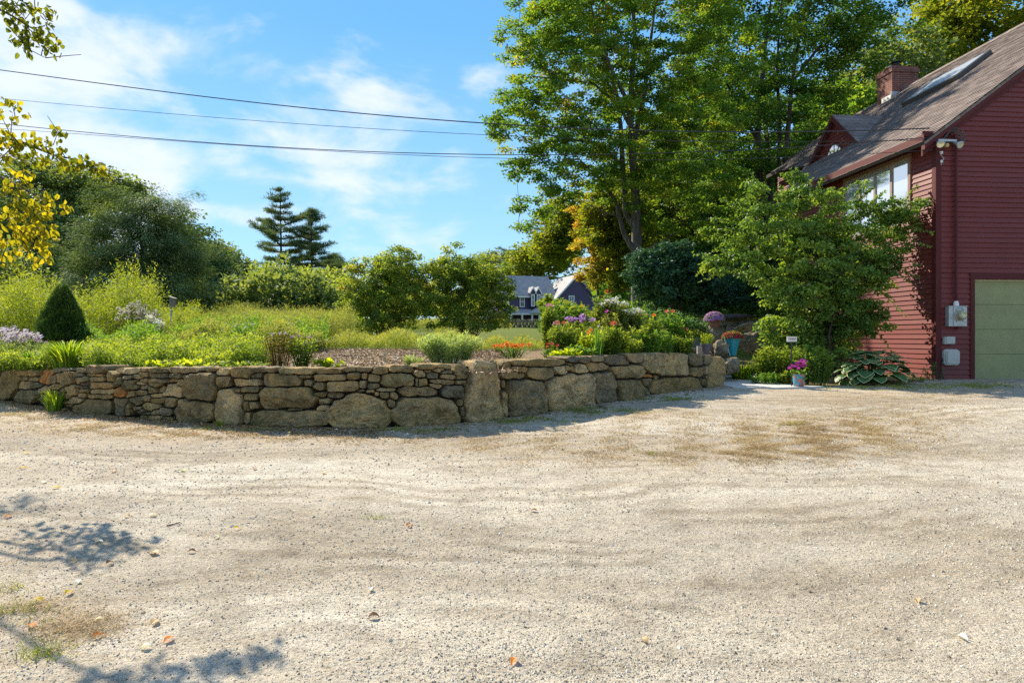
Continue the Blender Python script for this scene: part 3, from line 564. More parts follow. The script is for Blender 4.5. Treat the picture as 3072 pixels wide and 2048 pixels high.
def house():
    # --- gable wall (faces the drive) with garage opening
    b = MB(); DA0, DA1, DH = .84, 3.55, 2.07
    siding_strip(b, (0.10, 0), (DA0-.10, 0), 0.0, DH+.14, (0, -1))
    siding_strip(b, (DA1+.1, 0), (12.4, 0), 0.0, DH+.14, (0, -1))
    siding_strip(b, (0.10, 0), (12.3, 0), DH+.14, 9.7, (0, -1), top=lambda s: np.array([rz(.1+12.2*x) for x in s])-.12)
    b.build('gable_siding', SIDING, H, local=True)
    b = MB()   # left wall, window opening b .8-3.2, h 3.5-4.83
    W0, W1, WH0, WH1 = .80, 3.20, 3.35, 4.80
    siding_strip(b, (0, .10), (0, 6.2), 0, WH0, (-1, 0)); siding_strip(b, (0, .10), (0, W0-.06), WH0, EAVE-.12, (-1, 0)); siding_strip(b, (0, W1+.06), (0, 6.2), WH0, EAVE-.12, (-1, 0))
    siding_strip(b, (0, W0-.06), (0, W1+.06), WH1, EAVE-.12, (-1, 0))
    nd = np.array([-4.4, 3.9]); nd /= np.linalg.norm(nd)
    siding_strip(b, (0, 6.2), (3.9, 10.6), 0, 7.9, tuple(nd), top=lambda s: EAVE-.12+PITCH*3.9*s)
    siding_strip(b, (3.9, 10.6), (3.9, 14.5), 0, EAVE+PITCH*3.9-.1, (-1, 0))
    b.build('side_siding', SIDING, H, local=True)
    b = MB()   # shell behind the clapboards
    b.add([(0.004, .004, -.3), (0.004, 6.2, -.3), (3.9, 10.6, -.3), (3.9, 14.5, -.3), (12.4, 14.5, -.3), (12.4, .004, -.3),
           (0.004, .004, EAVE-.05), (0.004, 6.2, EAVE-.05), (3.9, 10.6, EAVE+PITCH*3.9-.05), (3.9, 14.5, EAVE+PITCH*3.9-.05), (12.4, 14.5, EAVE-.05), (12.4, .004, EAVE-.05)],
          [(1, 0, 6, 7), (2, 1, 7, 8), (3, 2, 8, 9), (4, 3, 9, 10), (5, 4, 10, 11)])
    b.add([(0.004, .006, DH+.05), (12.4, .006, DH+.05), (12.4, .006, EAVE-.05), (6.2, .006, rz(6.2)-.05), (0.004, .006, EAVE-.05)], None, [(0, 1, 2), (0, 2, 3), (0, 3, 4)])
    b.add([(0.004, .006, -.3), (DA0, .006, -.3), (DA0, .006, DH+.05), (0.004, .006, DH+.05), (DA1, .006, -.3), (12.4, .006, -.3), (12.4, .006, DH+.05), (DA1, .006, DH+.05)], [(0, 1, 2, 3), (4, 5, 6, 7)])
    b.build('wall', TRIM, H, local=True)
    b = MB()   # corner boards, frieze, rake, fascia, door surround
    b.box((-.022, -.024, -.1), (.10, .0, EAVE)); b.box((-.024, .001, -.1), (-.001, .09, EAVE-.1))
    b.build('corner_board', TRIM, H, local=True)
    b = MB()
    b.box((-.012, .09, EAVE-.16), (-.001, 6.2, EAVE-.02)); b.box((-.36, -.12, EAVE-.24), (-.335, 6.3, EAVE-.06)); b.box((-.334, -.12, EAVE-.10), (-.002, 6.3, EAVE-.085))
    b.build('fascia', TRIM, H, local=True)
    b = MB()   # rake boards
    for (a0, a1) in ((-.34, 6.2), (6.2, 12.75)):
        z0, z1 = (rz(a0), rz(a1)); d = .24
        b.hexa([(a0, -.06, z0-d), (a1, -.06, z1-d), (a1, .0-.021, z1-d), (a0, -.021, z0-d), (a0, -.06, z0-.01), (a1, -.06, z1-.01), (a1, -.021, z1-.01), (a0, -.021, z0-.01)])
        b.hexa([(a0, -.13, z0-.12), (a1, -.13, z1-.12), (a1, -.061, z1-.12), (a0, -.061, z0-.12), (a0, -.13, z0-.005), (a1, -.13, z1-.005), (a1, -.061, z1-.005), (a0, -.061, z0-.005)])
    b.box((-.335, -.055, EAVE-.235), (.16, -.026, EAVE+.02))
    b.build('rake_board', TRIM, H, local=True)
    b = MB()
    b.box((DA0-.10, -.03, -.1), (DA0, .09, DH+.0)); b.box((DA1, -.03, -.1), (DA1+.1, .09, DH)); b.box((DA0-.10, -.032, DH), (DA1+.10, .09, DH+.14))
    b.build('garage_door_trim', TRIM, H, local=True)
    GD = plain('green_door_paint', (.27, .27, .115), .6, .10, 3, .1)
    b = MB(); sec = DH/4
    for k in range(4):
        z0 = k*sec+.0035; z1 = (k+1)*sec-.0035
        b.box((DA0+.002, .05, z0), (DA1-.002, .09, z1))
        for j in range(1, 12):
            zz = z0+(z1-z0)*j/12; b.box((DA0+.004, .0485, zz), (DA1-.004, .0502, zz+.012))
    g = b.build('garage_door', GD, H, local=True)
    b = MB(); b.box((DA0, .02, DH-.03), (DA1, .048, DH-.001)); b.box((DA0, .02, -.02), (DA0+.012, .048, DH-.031)); b.build('weatherstrip', plain('cream_vinyl', (.50, .44, .24), .5), g, local=True)
    # --- window
    wn = MB(); 
    wn.box((-.045, W0-.07, WH0-.07), (.04, W1+.07, WH0)); wn.box((-.045, W0-.07, WH1), (.04, W1+.07, WH1+.07)); wn.box((-.045, W0-.07, WH0), (.04, W0, WH1)); wn.box((-.045, W1, WH0), (.04, W1+.07, WH1))
    wo = wn.build('window', plain('window_casing', (.24, .13, .10), .5), H, local=True)
    pw = (W1-W0)/4
    for k in range(4):
        y0 = W0+k*pw; f = MB(); e = .035
        f.box((-.03, y0+.004, WH0+.002), (.02, y0+e, WH1-.002)); f.box((-.03, y0+pw-e, WH0+.002), (.02, y0+pw-.004, WH1-.002)); f.box((-.03, y0+e, WH0+.002), (.02, y0+pw-e, WH0+e)); f.box((-.03, y0+e, WH1-e), (.02, y0+pw-e, WH1-.002))
        f.build('sash', plain('sash_wood', (.30, .22, .17), .5) if k == 0 else bpy.data.materials['sash_wood'], wo, local=True)
        f = MB(); f.box((-.005, y0+e, WH0+e), (.0, y0+pw-e, WH1-e)); f.build('pane', GLASS, wo, local=True)
    b = MB(); b.box((.03, W0, WH0), (.06, W1, WH1)); b.build('curtain', WHITE, wo, local=True)
    # --- roof (local frame: x along eave, y up slope)
    ang = math.atan(PITCH); sl = 1/math.cos(ang)
    def roofplane(side):
        b = MB(); rows = int(6.55*sl/.14)+1; rr = random.Random(5+side)
        for k in range(rows):
            s0 = k*.14; s1 = min(s0+.145, 6.55*sl); a0 = -.38+s0/sl
            if side == 0:
                x0 = -.14; x1 = 14.7 if a0 > 3.65 else (6.45+max(a0, 0)*4.4/3.9)
            else: x0, x1 = -.14, 14.7
            x = x0
            while x < x1-.01:
                xn = min(x1, x+rr.uniform(.25, .42)); t = rr.uniform(.008, .017)
                b.add([(x, s0, t), (xn-.004, s0, t), (xn-.004, s1, .002), (x, s1, .002), (x, s0, -.01), (xn-.004, s0, -.01)], [(0, 1, 2, 3), (4, 5, 1, 0)], None, rr.random()); x = xn
        b.add([(-.14, 0, -.012), (6.4 if side == 0 else 14.7, 0, -.012), (6.4 if side == 0 else 14.7, .4, -.012), (-.14, .4, -.012)], [(0, 1, 2, 3)])
        if side == 0: P = [(-.14, 0), (6.4, 0), (6.45, .3), (11.0, 4.1*sl), (14.7, 4.1*sl), (14.7, 6.58*sl), (-.14, 6.58*sl)]
        else: P = [(-.14, 0), (14.7, 0), (14.7, 6.58*sl), (-.14, 6.58*sl)]
        P3 = np.array([(x, y, -.014) for x, y in P]); b.poly_prism(P3, (0, 0, -.05))
        o = b.build('roof', SHINGLE, H, local=True)
        if side == 0:
            M4 = Matrix(((0, math.cos(ang), -math.sin(ang), -.38), (1, 0, 0, 0), (0, math.sin(ang), math.cos(ang), EAVE+PITCH*-.38+.055), (0, 0, 0, 1)))
        else:
            M4 = Matrix(((0, -math.cos(ang), math.sin(ang), 12.78), (1, 0, 0, 0), (0, math.sin(ang), math.cos(ang), EAVE+PITCH*-.38+.055), (0, 0, 0, 1)))
        o.matrix_local = M4
        return o
    rf = roofplane(0); roofplane(1)
    b = MB(); zr = rz(6.2)+.07
    b.hexa([(6.05, -.15, zr-.10), (6.35, -.15, zr-.10), (6.35, 14.7, zr-.10), (6.05, 14.7, zr-.10), (6.18, -.15, zr+.03), (6.22, -.15, zr+.03), (6.22, 14.7, zr+.03), (6.18, 14.7, zr+.03)]); b.build('ridge_cap', SHINGLE, H, local=True)
    # rear wing eave
    b = MB(); ze = EAVE+PITCH*3.6; b.box((3.5, 10.5, ze-.12), (3.62, 14.75, ze+.02)); b.build('gutter', plain('dark_gutter', (.05, .035, .03), .4), H, local=True)
    # skylight
    n_up = np.array([-math.sin(ang), 0, math.cos(ang)])
    b = MB(); p = lambda a, bb, h: (a-math.sin(ang)*h, bb, EAVE+PITCH*a+.055+math.cos(ang)*h)
    b.hexa([p(3.45, 3.7, 0), p(4.45, 3.7, 0), p(4.45, 5.9, 0), p(3.45, 5.9, 0), p(3.45, 3.7, .13), p(4.45, 3.7, .13), p(4.45, 5.9, .13), p(3.45, 5.9, .13)])
    so = b.build('skylight', plain('skylight_frame', (.07, .065, .06), .45), H, local=True)
    b = MB(); b.hexa([p(3.52, 3.77, .13), p(4.38, 3.77, .13), p(4.38, 5.83, .13), p(3.52, 5.83, .13), p(3.52, 3.77, .145), p(4.38, 3.77, .145), p(4.38, 5.83, .145), p(3.52, 5.83, .145)]); b.build('skylight_pane', plain('skylight_reflection_grey', (.30, .31, .32), .35), so, local=True)  # flat grey pane colour stands in for the pale sky reflected in the glass
    # chimney
    cb = MB(); c0 = (5.75, 9.75); c1 = (6.75, 10.6); zt = EAVE+5.48
    cb.box((c0[0], c0[1], 8.0), (c1[0], c1[1], zt-.22)); cb.box((c0[0]-.035, c0[1]-.035, zt-.22), (c1[0]+.035, c1[1]+.035, zt-.08)); cb.box((c0[0], c0[1], zt-.08), (c1[0], c1[1], zt))
    ch = cb.build('chimney', BRICK, H, local=True)
    b = MB(); b.lathe((6.15, 10.1, zt), [(.09, 0), (.09, .16), (.13, .16), (.13, .19), (.06, .19)], 14); b.lathe((6.15, 10.1, zt+.22), [(.02, 0), (.19, .02), (.02, .09)], 14)
    b.build('flue_cap', plain('black_metal', (.03, .03, .03), .5), ch, local=True)
    b = MB(); b.box((c0[0]-.06, c0[1]-.03, rz(5.7)-.05), (c0[0]-.002, c0[1]+.5, rz(5.7)+.22)); b.box((c0[0]-.05, c0[1]-.03, rz(5.7)-.05), (c0[0]+.5, c0[1]-.002, rz(5.7)+.32)); b.build('flashing', METAL, ch, local=True)
    # dormer
    A0 = 2.1; y0, y1, ym = 5.85, 8.45, 7.12; zb = EAVE+PITCH*A0; za = 8.12-HZ+.02; dn = MB()
    tp = lambda s: np.where(s < .49, zb-.05+(za-zb+.02)*s/.49, zb-.05+(za-zb+.02)*(1-s)/.51)
    siding_strip(dn, (A0, y1), (A0, y0), zb-.1, za, (-1, 0), top=tp)
    dn.add([(A0+.004, y0, zb-.3), (A0+.004, y1, zb-.3), (A0+.004, ym, za)], None, [(0, 1, 2)])
    do = dn.build('dormer', SIDING, H, local=True)
    ar = (za-EAVE)/PITCH
    b = MB()
    for (ye, sgn) in ((y0, -1), (y1, 1)):
        P0 = np.array((A0-.16, ye+sgn*.12, zb-.10)); P1 = np.array((A0-.16, ym, za+.07)); P2 = np.array((ar+.15, ym, za+.07)); P3 = np.array((A0+.05, ye+sgn*.12, zb-.10))
        up = np.array([0, 0, .035]); b.hexa([P0, P1, P2, P3, P0+up, P1+up, P2+up, P3+up])
        for k in range(9):
            t0 = k/9; Q0 = P0+(P1-P0)*t0; Q3 = P3+(P2-P3)*t0; Q1 = P0+(P1-P0)*min(1, t0+.11); Q2 = P3+(P2-P3)*min(1, t0+.11); b.add([Q0+up*1.5, Q3+up*1.5, Q2+up*1.05, Q1+up*1.05, Q0+up, Q3+up], [(0, 1, 2, 3), (4, 5, 1, 0)])
    b.build('dormer_roof', SHINGLE, do, local=True)
    b = MB()
    for (ye, sgn) in ((y0, -1), (y1, 1)):
        P0 = np.array((A0-.18, ye+sgn*.12, zb-.26)); P1 = np.array((A0-.18, ym, za-.09)); up = np.array([0, 0, .17]); ot = np.array([.03, 0, 0]); b.hexa([P0, P1, P1+ot, P0+ot, P0+up, P1+up, P1+ot+up, P0+ot+up])
    b.build('dormer_trim', TRIM, do, local=True)
    b = MB(); a_ = np.linspace(0, math.pi, 17); r_ = .40
    for k in range(16):
        q0 = [(A0-.03, ym+.1+rr_*math.cos(a_[j]), zb-.12+rr_*1.0*math.sin(a_[j])) for rr_, j in ((r_, k), (r_+.07, k), (r_+.07, k+1), (r_, k+1))]
        b.add(q0, [(0, 1, 2, 3)]); q1 = [(x+.035, y, z) for x, y, z in q0]; b.add([q0[1], q1[1], q1[2], q0[2]], [(0, 1, 2, 3)]); b.add([q0[0], q0[3], q1[3], q1[0]], [(0, 1, 2, 3)])
    for ang_ in (45, 90, 135):
        c, s_ = math.cos(R(ang_)), math.sin(R(ang_)); b.hexa([(A0-.035, ym+.1-.01*s_, zb-.12+.01*c), (A0-.015, ym+.1-.01*s_, zb-.12+.01*c), (A0-.015, ym+.1+.01*s_, zb-.12-.01*c), (A0-.035, ym+.1+.01*s_, zb-.12-.01*c)]+
               [(A0-.035, ym+.1-.01*s_+r_*c, zb-.12+.01*c+r_*s_), (A0-.015, ym+.1-.01*s_+r_*c, zb-.12+.01*c+r_*s_), (A0-.015, ym+.1+.01*s_+r_*c, zb-.12-.01*c+r_*s_), (A0-.035, ym+.1+.01*s_+r_*c, zb-.12-.01*c+r_*s_)])
    fw = b.build('fanlight', TRIM, do, local=True)
    b = MB(); V = [(A0-.024, ym+.1, zb-.12)]+[(A0-.024, ym+.1+r_*math.cos(x), zb-.12+r_*math.sin(x)) for x in a_]; b.add(V, None, [(0, k+1, k) for k in range(1, 17)]); b.build('fanlight_pane', GLASS, do, local=True)
house()
# fixtures hung on the house: a = metres right of the corner, h = height above the drive
def hl(a, b, h): return H.matrix_world @ Vector((a, b, h))
def fixture(name, label, cat, a, h): return root(name, label, cat, hl(a, -.02, h), rot=HROT)
m_ = fixture('electric_meter', 'grey metal electric meter box with round glass meter left of the garage door', 'electric meter', .39, 1.30)
b = MB(); b.box((-.20, -.10, -.205), (.20, .0, .205)); b.box((-.10, -.112, -.195), (.19, -.101, .195)); b.box((-.21, -.115, .206), (.21, 0, .214)); b.build('meter_box', METAL, m_, local=True)
b = MB()
n_ = 20; aa = np.arange(n_)/n_*2*math.pi
def disc_y(b, cx, cz, prof, mat=0):
    V = []
    for r_, y_ in prof: V += [(cx+r_*math.cos(t), y_, cz+r_*math.sin(t)) for t in aa]
    m = len(prof); q = [(i*n_+j, i*n_+(j+1) % n_, (i+1)*n_+(j+1) % n_, (i+1)*n_+j) for i in range(m-1) for j in range(n_)]
    V.append((cx, prof[-1][1], cz)); q3 = [((m-1)*n_+j, (m-1)*n_+(j+1) % n_, m*n_) for j in range(n_)]; b.add(V, q, q3, .5, mat)
disc_y(b, .035, .02, [(.115, -.112), (.115, -.13), (.095, -.135), (.09, -.20), (.07, -.215)]); b.build('meter_glass', plain('meter_glass_cover', (.34, .31, .20), .15), m_, local=True)
b = MB(); disc_y(b, .05, .03, [(.055, -.2155), (.055, -.218)]); b.build('dial', plain('meter_dial', (.62, .58, .30), .4), m_, local=True)
b = MB(); b.box((.025, -.222, .045), (.075, -.2185, .065)); b.build('display', plain('meter_display', (.08, .08, .03), .3), m_, local=True)
SCREW = plain('black_screw', (.02, .02, .02), .4)
for dx, dz in ((-.05, .13), (.10, .13), (-.04, -.10), (.10, -.10)):
    b = MB(); disc_y(b, dx, dz, [(.011, -.112), (.011, -.116)]); b.build('screw', SCREW, m_, local=True)
b = MB(); b.box((-.03, -.116, .15), (.10, -.1125, .185)); b.build('sticker', plain('blue_sticker', (.22, .33, .38), .4), m_, local=True)
b = MB(); b.lathe((.0, -.05, .214), [(.052, 0), (.052, .05), (.045, .055), (.05, .06), (.035, .10), (.02, .105)], 16); b.build('conduit_hub', WHITE, m_, local=True)
b = MB(); b.tube([(0, -.05, .31), (0, -.05, 1.2), (0, -.05, 3.45), (0, -.05, 3.62)], .028, 10); b.tube([(0, -.05, 3.62), (-.03, -.06, 3.72), (-.10, -.09, 3.76), (-.16, -.11, 3.70)], .033, 10, cap=True); b.build('conduit', TRIM, m_, local=True)
b = MB(); b.box((.03, -.05, -.27), (.05, -.02, -.205)); b.build('ground_wire_clamp', TRIM, m_, local=True)
m_ = fixture('phone_junction_box', 'small grey rectangular junction box above the rounded cable box', 'junction box', .245, .80)
b = MB(); b.box((-.115, -.06, -.07), (.10, 0, .08)); b.box((-.085, -.075, -.06), (.105, -.0605, .085)); b.build('box_body', GREYPL, m_, local=True)
b = MB(); b.box((-.075, -.082, -.052), (.095, -.0755, -.04)); b.build('box_latch', GREYPL, m_, local=True)
m_ = fixture('cable_box', 'rounded pale grey cable enclosure low beside the garage door trim', 'cable box', .285, .46)
def rbox(b, cx, cz, w, h, r, y0, y1, mat=0):
    P = []
    for (sx, sz, a0) in ((1, 1, 0), (-1, 1, 90), (-1, -1, 180), (1, -1, 270)):
        for k in range(5): t = R(a0+k*22.5); P.append((cx+sx*(w/2-r)+r*math.cos(t), y1, cz+sz*(h/2-r)+r*math.sin(t)))
    b.poly_prism(P, (0, y0-y1, 0), .5, mat)
b = MB(); rbox(b, 0, 0, .33, .33, .06, -.055, 0); rbox(b, .01, .0, .30, .30, .055, -.085, -.0555); rbox(b, .012, .005, .26, .26, .05, -.10, -.0855); b.build('box_body', GREYPL, m_, local=True)
b = MB()
for k in range(4): x = .0+k*.028; b.hexa([(x, -.105, -.07+k*.005), (x+.02, -.105, -.07), (x+.02, -.1005, -.07), (x, -.1005, -.07+k*.005), (x+.045, -.105, .07), (x+.062, -.105, .07), (x+.062, -.1005, .07), (x+.045, -.1005, .07)])
b.build('raised_logo', plain('pale_emboss', (.50, .48, .44), .5), m_, local=True)
b = MB(); b.tube([(-.17, -.03, -.02), (-.20, -.03, -.2), (-.19, -.03, -.34), (-.14, -.03, -.45)], .009, 6); b.build('cable', plain('black_cable', (.02, .02, .02), .5), m_, local=True)
# flood lights
m_ = fixture('floodlight', 'twin bulb outdoor floodlight under the roof corner where the wires arrive', 'floodlight', .15, 4.82)
b = MB(); b.box((-.16, -.08, -.02), (-.02, 0, .10)); b.box((-.20, -.12, .06), (.20, -.04, .10)); b.build('mounting_plate', METAL, m_, local=True)
LAMPG = glassmat('lamp_lens', (.75, .70, .45), .35)
for (cx, dx) in ((-.20, -.22), (.16, .10)):
    b = MB(); P0 = Vector((cx, -.08, .06)); Dv = Vector((dx, -.75, -.5)).normalized(); S_ = Dv.cross(Vector((0, 0, 1))).normalized(); U_ = S_.cross(Dv)
    def ringp(d, r): return [tuple(P0+Dv*d+S_*(r*math.cos(t))+U_*(r*math.sin(t))) for t in aa]
    V = []
    for d, r_ in ((0, .025), (.06, .035), (.10, .04), (.17, .072), (.20, .078), (.205, .066)): V += ringp(d, r_)
    b.add(V, [(i*n_+j, i*n_+(j+1) % n_, (i+1)*n_+(j+1) % n_, (i+1)*n_+j) for i in range(5) for j in range(n_)]); hd = b.build('lamp_head', METAL, m_, local=True, smooth=True)
    b = MB(); V = ringp(.20, .066)+[tuple(P0+Dv*.192)]; b.add(V, None, [(j, (j+1) % n_, n_) for j in range(n_)]); b.build('bulb', LAMPG, hd, local=True)
b = MB(); disc_y(b, -.0, -.02, [(.045, -.08), (.04, -.12), (.02, -.13)]); b.build('motion_sensor', plain('sensor_amber', (.45, .34, .10), .3), m_, local=True)
cable = plain('weathered_cable', (.09, .08, .075), .6)
m_ = fixture('cable_coil', 'loose coil of dark service cable hanging beside the twin floodlight', 'cable coil', .42, 4.95)
for k in range(4):
    b = MB(); P = []
    for t in np.linspace(-.3, math.pi*1.15, 16): P.append((-.12+.20*math.cos(t-.4)+.02*k, -.05-.012*k, -.02+(.10+.025*k)*math.sin(t-.4)+.02*k))
    b.tube(P, .009, 6); b.build('cable_loop', cable, m_, local=True)
m_ = fixture('wire_insulators', 'white ceramic wire insulators and ties just below the floodlight', 'insulator', .06, 4.6)
for dz in (.05, -.13):
    b = MB(); b.lathe((-.02, -.09, dz), [(.01, -.03), (.03, -.025), (.018, 0), (.03, .02), (.01, .03)], 10); b.build('insulator', WHITE, m_, local=True)
b = MB(); b.tube([(-.02, -.02, .10), (-.03, -.08, .0), (.03, -.09, -.06), (-.02, -.07, -.20)], .008, 6); b.build('wire_tie', METAL, m_, local=True)

# ------------------------------------------------------------------ overhead wires
def wire(name, label, pts, r, mat, group=None):
    """pts: photo positions (px,py) on a line of poles running from the house corner out to the left"""
    P = []
    for px, py in pts:
        s = (8.75*F-(px-CX)*13.9)/(30.75*F+(px-CX)*8.1); Y = 13.9+8.1*s; P.append(at(px, py, Y))
    P = np.array(P); t = np.linspace(0, len(P)-1, 90); k = np.arange(len(P))
    co = [np.polyfit(P[:, 0], P[:, i], 3) for i in (1, 2)]; xs = np.linspace(P[0, 0], P[-1, 0], 90)
    Q = np.stack([xs, np.polyval(co[0], xs), np.polyval(co[1], xs)], 1); Q += (P[-1]-Q[-1])[None]*(np.linspace(0, 1, 90)**6)[:, None]
    b = MB(); b.tube(Q, r, 6); o = b.build(name, mat); tag(o, label, 'overhead wire', 'service wires running to the red house'); return o
WM = plain('wire_black', (.03, .03, .032), .5)
wire('overhead_wire', 'thick twisted overhead wire, highest of those crossing the sky to the house', [(-250, 178), (0, 209), (400, 262), (800, 316), (1400, 364), (1900, 390), (2400, 397), (2600, 392), (2790, 385)], .013, WM)
wire('overhead_wire', 'thin faint overhead wire just below the thick twisted one', [(-250, 270), (160, 313), (400, 335), (800, 362), (1400, 394), (1900, 425), (2300, 440), (2780, 420)], .006, WM)
wire('overhead_wire', 'dark overhead wire, lower one of the pair near the hanging yellow leaves', [(-250, 345), (60, 375), (400, 410), (800, 443), (1400, 463), (1900, 458), (2300, 448), (2790, 412)], .010, WM)
wire('overhead_wire', 'thin overhead wire, lowest of all, reaching the insulators below the floodlight', [(-250, 372), (150, 392), (400, 415), (800, 447), (1400, 470), (1900, 478), (2400, 472), (2800, 450)], .006, WM)

# ------------------------------------------------------------------ vegetation builders
def unit(n):
    v = RS.randn(n, 3); return v/np.linalg.norm(v, axis=1, keepdims=True)
def inball(n, p=1/2.2): return unit(n)*(RS.rand(n, 1)**p)
def leaf_cloud(mb, cen, rad, per, L, W, up=.9, droop=-.25, detail=False, mat=0, rnd=None):
    """leaves around clump centres cen (k,3); rad (3,) clump radii; per = leaves per clump"""
    k = len(cen); n = k*per; cr = np.repeat(RS.rand(k), per)
    P = np.repeat(cen, per, 0)+inball(n, 1/1.8)*np.array(rad)
    D = unit(n); D[:, 2] = D[:, 2]*.5+droop; Nn = unit(n)*.75+np.array([0, 0, up])
    r = np.clip(cr*.55+RS.rand(n)*.55-.05, 0, 1) if rnd is None else rnd
    s = .65+.6*RS.rand(n)
    mb.leaves(P, D, Nn, L*s, W*s, r, mat, detail)
def clumps(ell, n, p=1/2.4, zmin=None):
    out = []; wts = np.array([(e[3]*e[4]*e[5])**.75 for e in ell]); wts /= wts.sum()
    for e, k in zip(ell, (wts*n+1).astype(int)):
        q = inball(k, p)*np.array(e[3:6])+np.array(e[:3]); out.append(q)
    c = np.vstack(out)
    if zmin is not None: c = c[c[:, 2] > zmin]
    return c
def grow(mb, trunks, cen, r_end=.012, frac=1.0, bend=.25, rmul=.55, n=5):
    """limbs from trunk polylines to clump centres, each from the nearest lower point of the skeleton"""
    nodes = []; rad = []
    for P, r in trunks:
        P = np.asarray(P, float); r = np.asarray(r, float); mb.tube(P, r, 9)
        t = np.linspace(0, len(P)-1, 30); i = np.minimum(t.astype(int), len(P)-2); f = (t-i)[:, None]
        q = P[i]*(1-f)+P[i+1]*f; nodes += list(q[5:]); rad += list((r[i]*(1-f[:, 0])+r[i+1]*f[:, 0])[5:])
    nodes = np.array(nodes); rad = np.array(rad); ax = nodes[:, :2].mean(0)
    cen = cen[RS.rand(len(cen)) < frac]
    order = np.argsort(np.linalg.norm(cen[:, :2]-ax, axis=1)+.3*cen[:, 2])
    for i in order:
        c = cen[i]; d = np.linalg.norm(nodes-c, axis=1)+1.6*np.maximum(0, nodes[:, 2]-c[2]+.35*np.linalg.norm((nodes-c)[:, :2], axis=1))
        j = int(np.argmin(d)); a = nodes[j]; L = np.linalg.norm(c-a)
        if L < .05: continue
        r0 = max(r_end, min(rad[j]*rmul, .03*L+.01)); t = np.linspace(0, 1, 5)[:, None]
        ctl = (a+c)/2+np.array([0, 0, -bend*L*.35])+RS.randn(3)*L*.06
        P = (1-t)**2*a+2*t*(1-t)*ctl+t*t*c
        rr_ = np.linspace(r0, r_end*.6, 5); mb.tube(P, rr_, n)
        nodes = np.vstack([nodes, P[1:]]); rad = np.concatenate([rad, rr_[1:]])
def trunkline(base, top, r0, r1, wob=.02, n=8):
    base = np.array(base, float); top = np.array(top, float); t = np.linspace(0, 1, n)[:, None]; L = np.linalg.norm(top-base)
    P = base+(top-base)*t; P[1:-1, :2] += RS.randn(n-2, 2)*wob*L
    r = r0+(r1-r0)*t[:, 0]**.8; r[0] *= 1.35; return P, r
def broadleaf(name, label, cat, px, Y, ell, nclump, per, L, W, rad, mat, bark, tr=.2, group=None, stems=1, frac=.5, top=.9, detail=False, base_z=None, r_end=.012, spread=.5, lean=0):
    """ell: crown ellipsoids in photo units (px, py, rpx_x, rpx_y, depth offset m, depth radius m)"""
    g = gpt(px, Y); E = []
    for (ex, ey, rx, ry, dy, ry3) in ell:
        c = at(ex, ey, Y+dy); E.append((*c, rx/F*(Y+dy), ry3, ry/F*(Y+dy)))
    cen = clumps(E, nclump, zmin=g.z+.15)
    o = root(name, label, cat, g, group)
    b = MB(); leaf_cloud(b, cen, rad, per, L, W, detail=detail); b.build('crown', mat, o)
    zt = max(e[2]+e[5]*.6 for e in E); tr_ = []
    for k in range(stems):
        a = RS.rand()*6.28; sp = spread if stems > 1 else .05
        tp = (g.x+lean+math.cos(a)*sp*(zt-g.z)*.35, g.y+math.sin(a)*sp*(zt-g.z)*.35, g.z+(zt-g.z)*top*(.75+.25*RS.rand()))
        bs = (g.x+math.cos(a)*tr*1.5*(stems > 1), g.y+math.sin(a)*tr*1.5*(stems > 1), g.z-.1)
        tr_.append(trunkline(bs, tp, tr*(1 if stems == 1 else .75), tr*.15))
    b = MB(); grow(b, tr_, cen, frac=frac, r_end=r_end); b.build('trunk', bark, o, smooth=True)
    return o

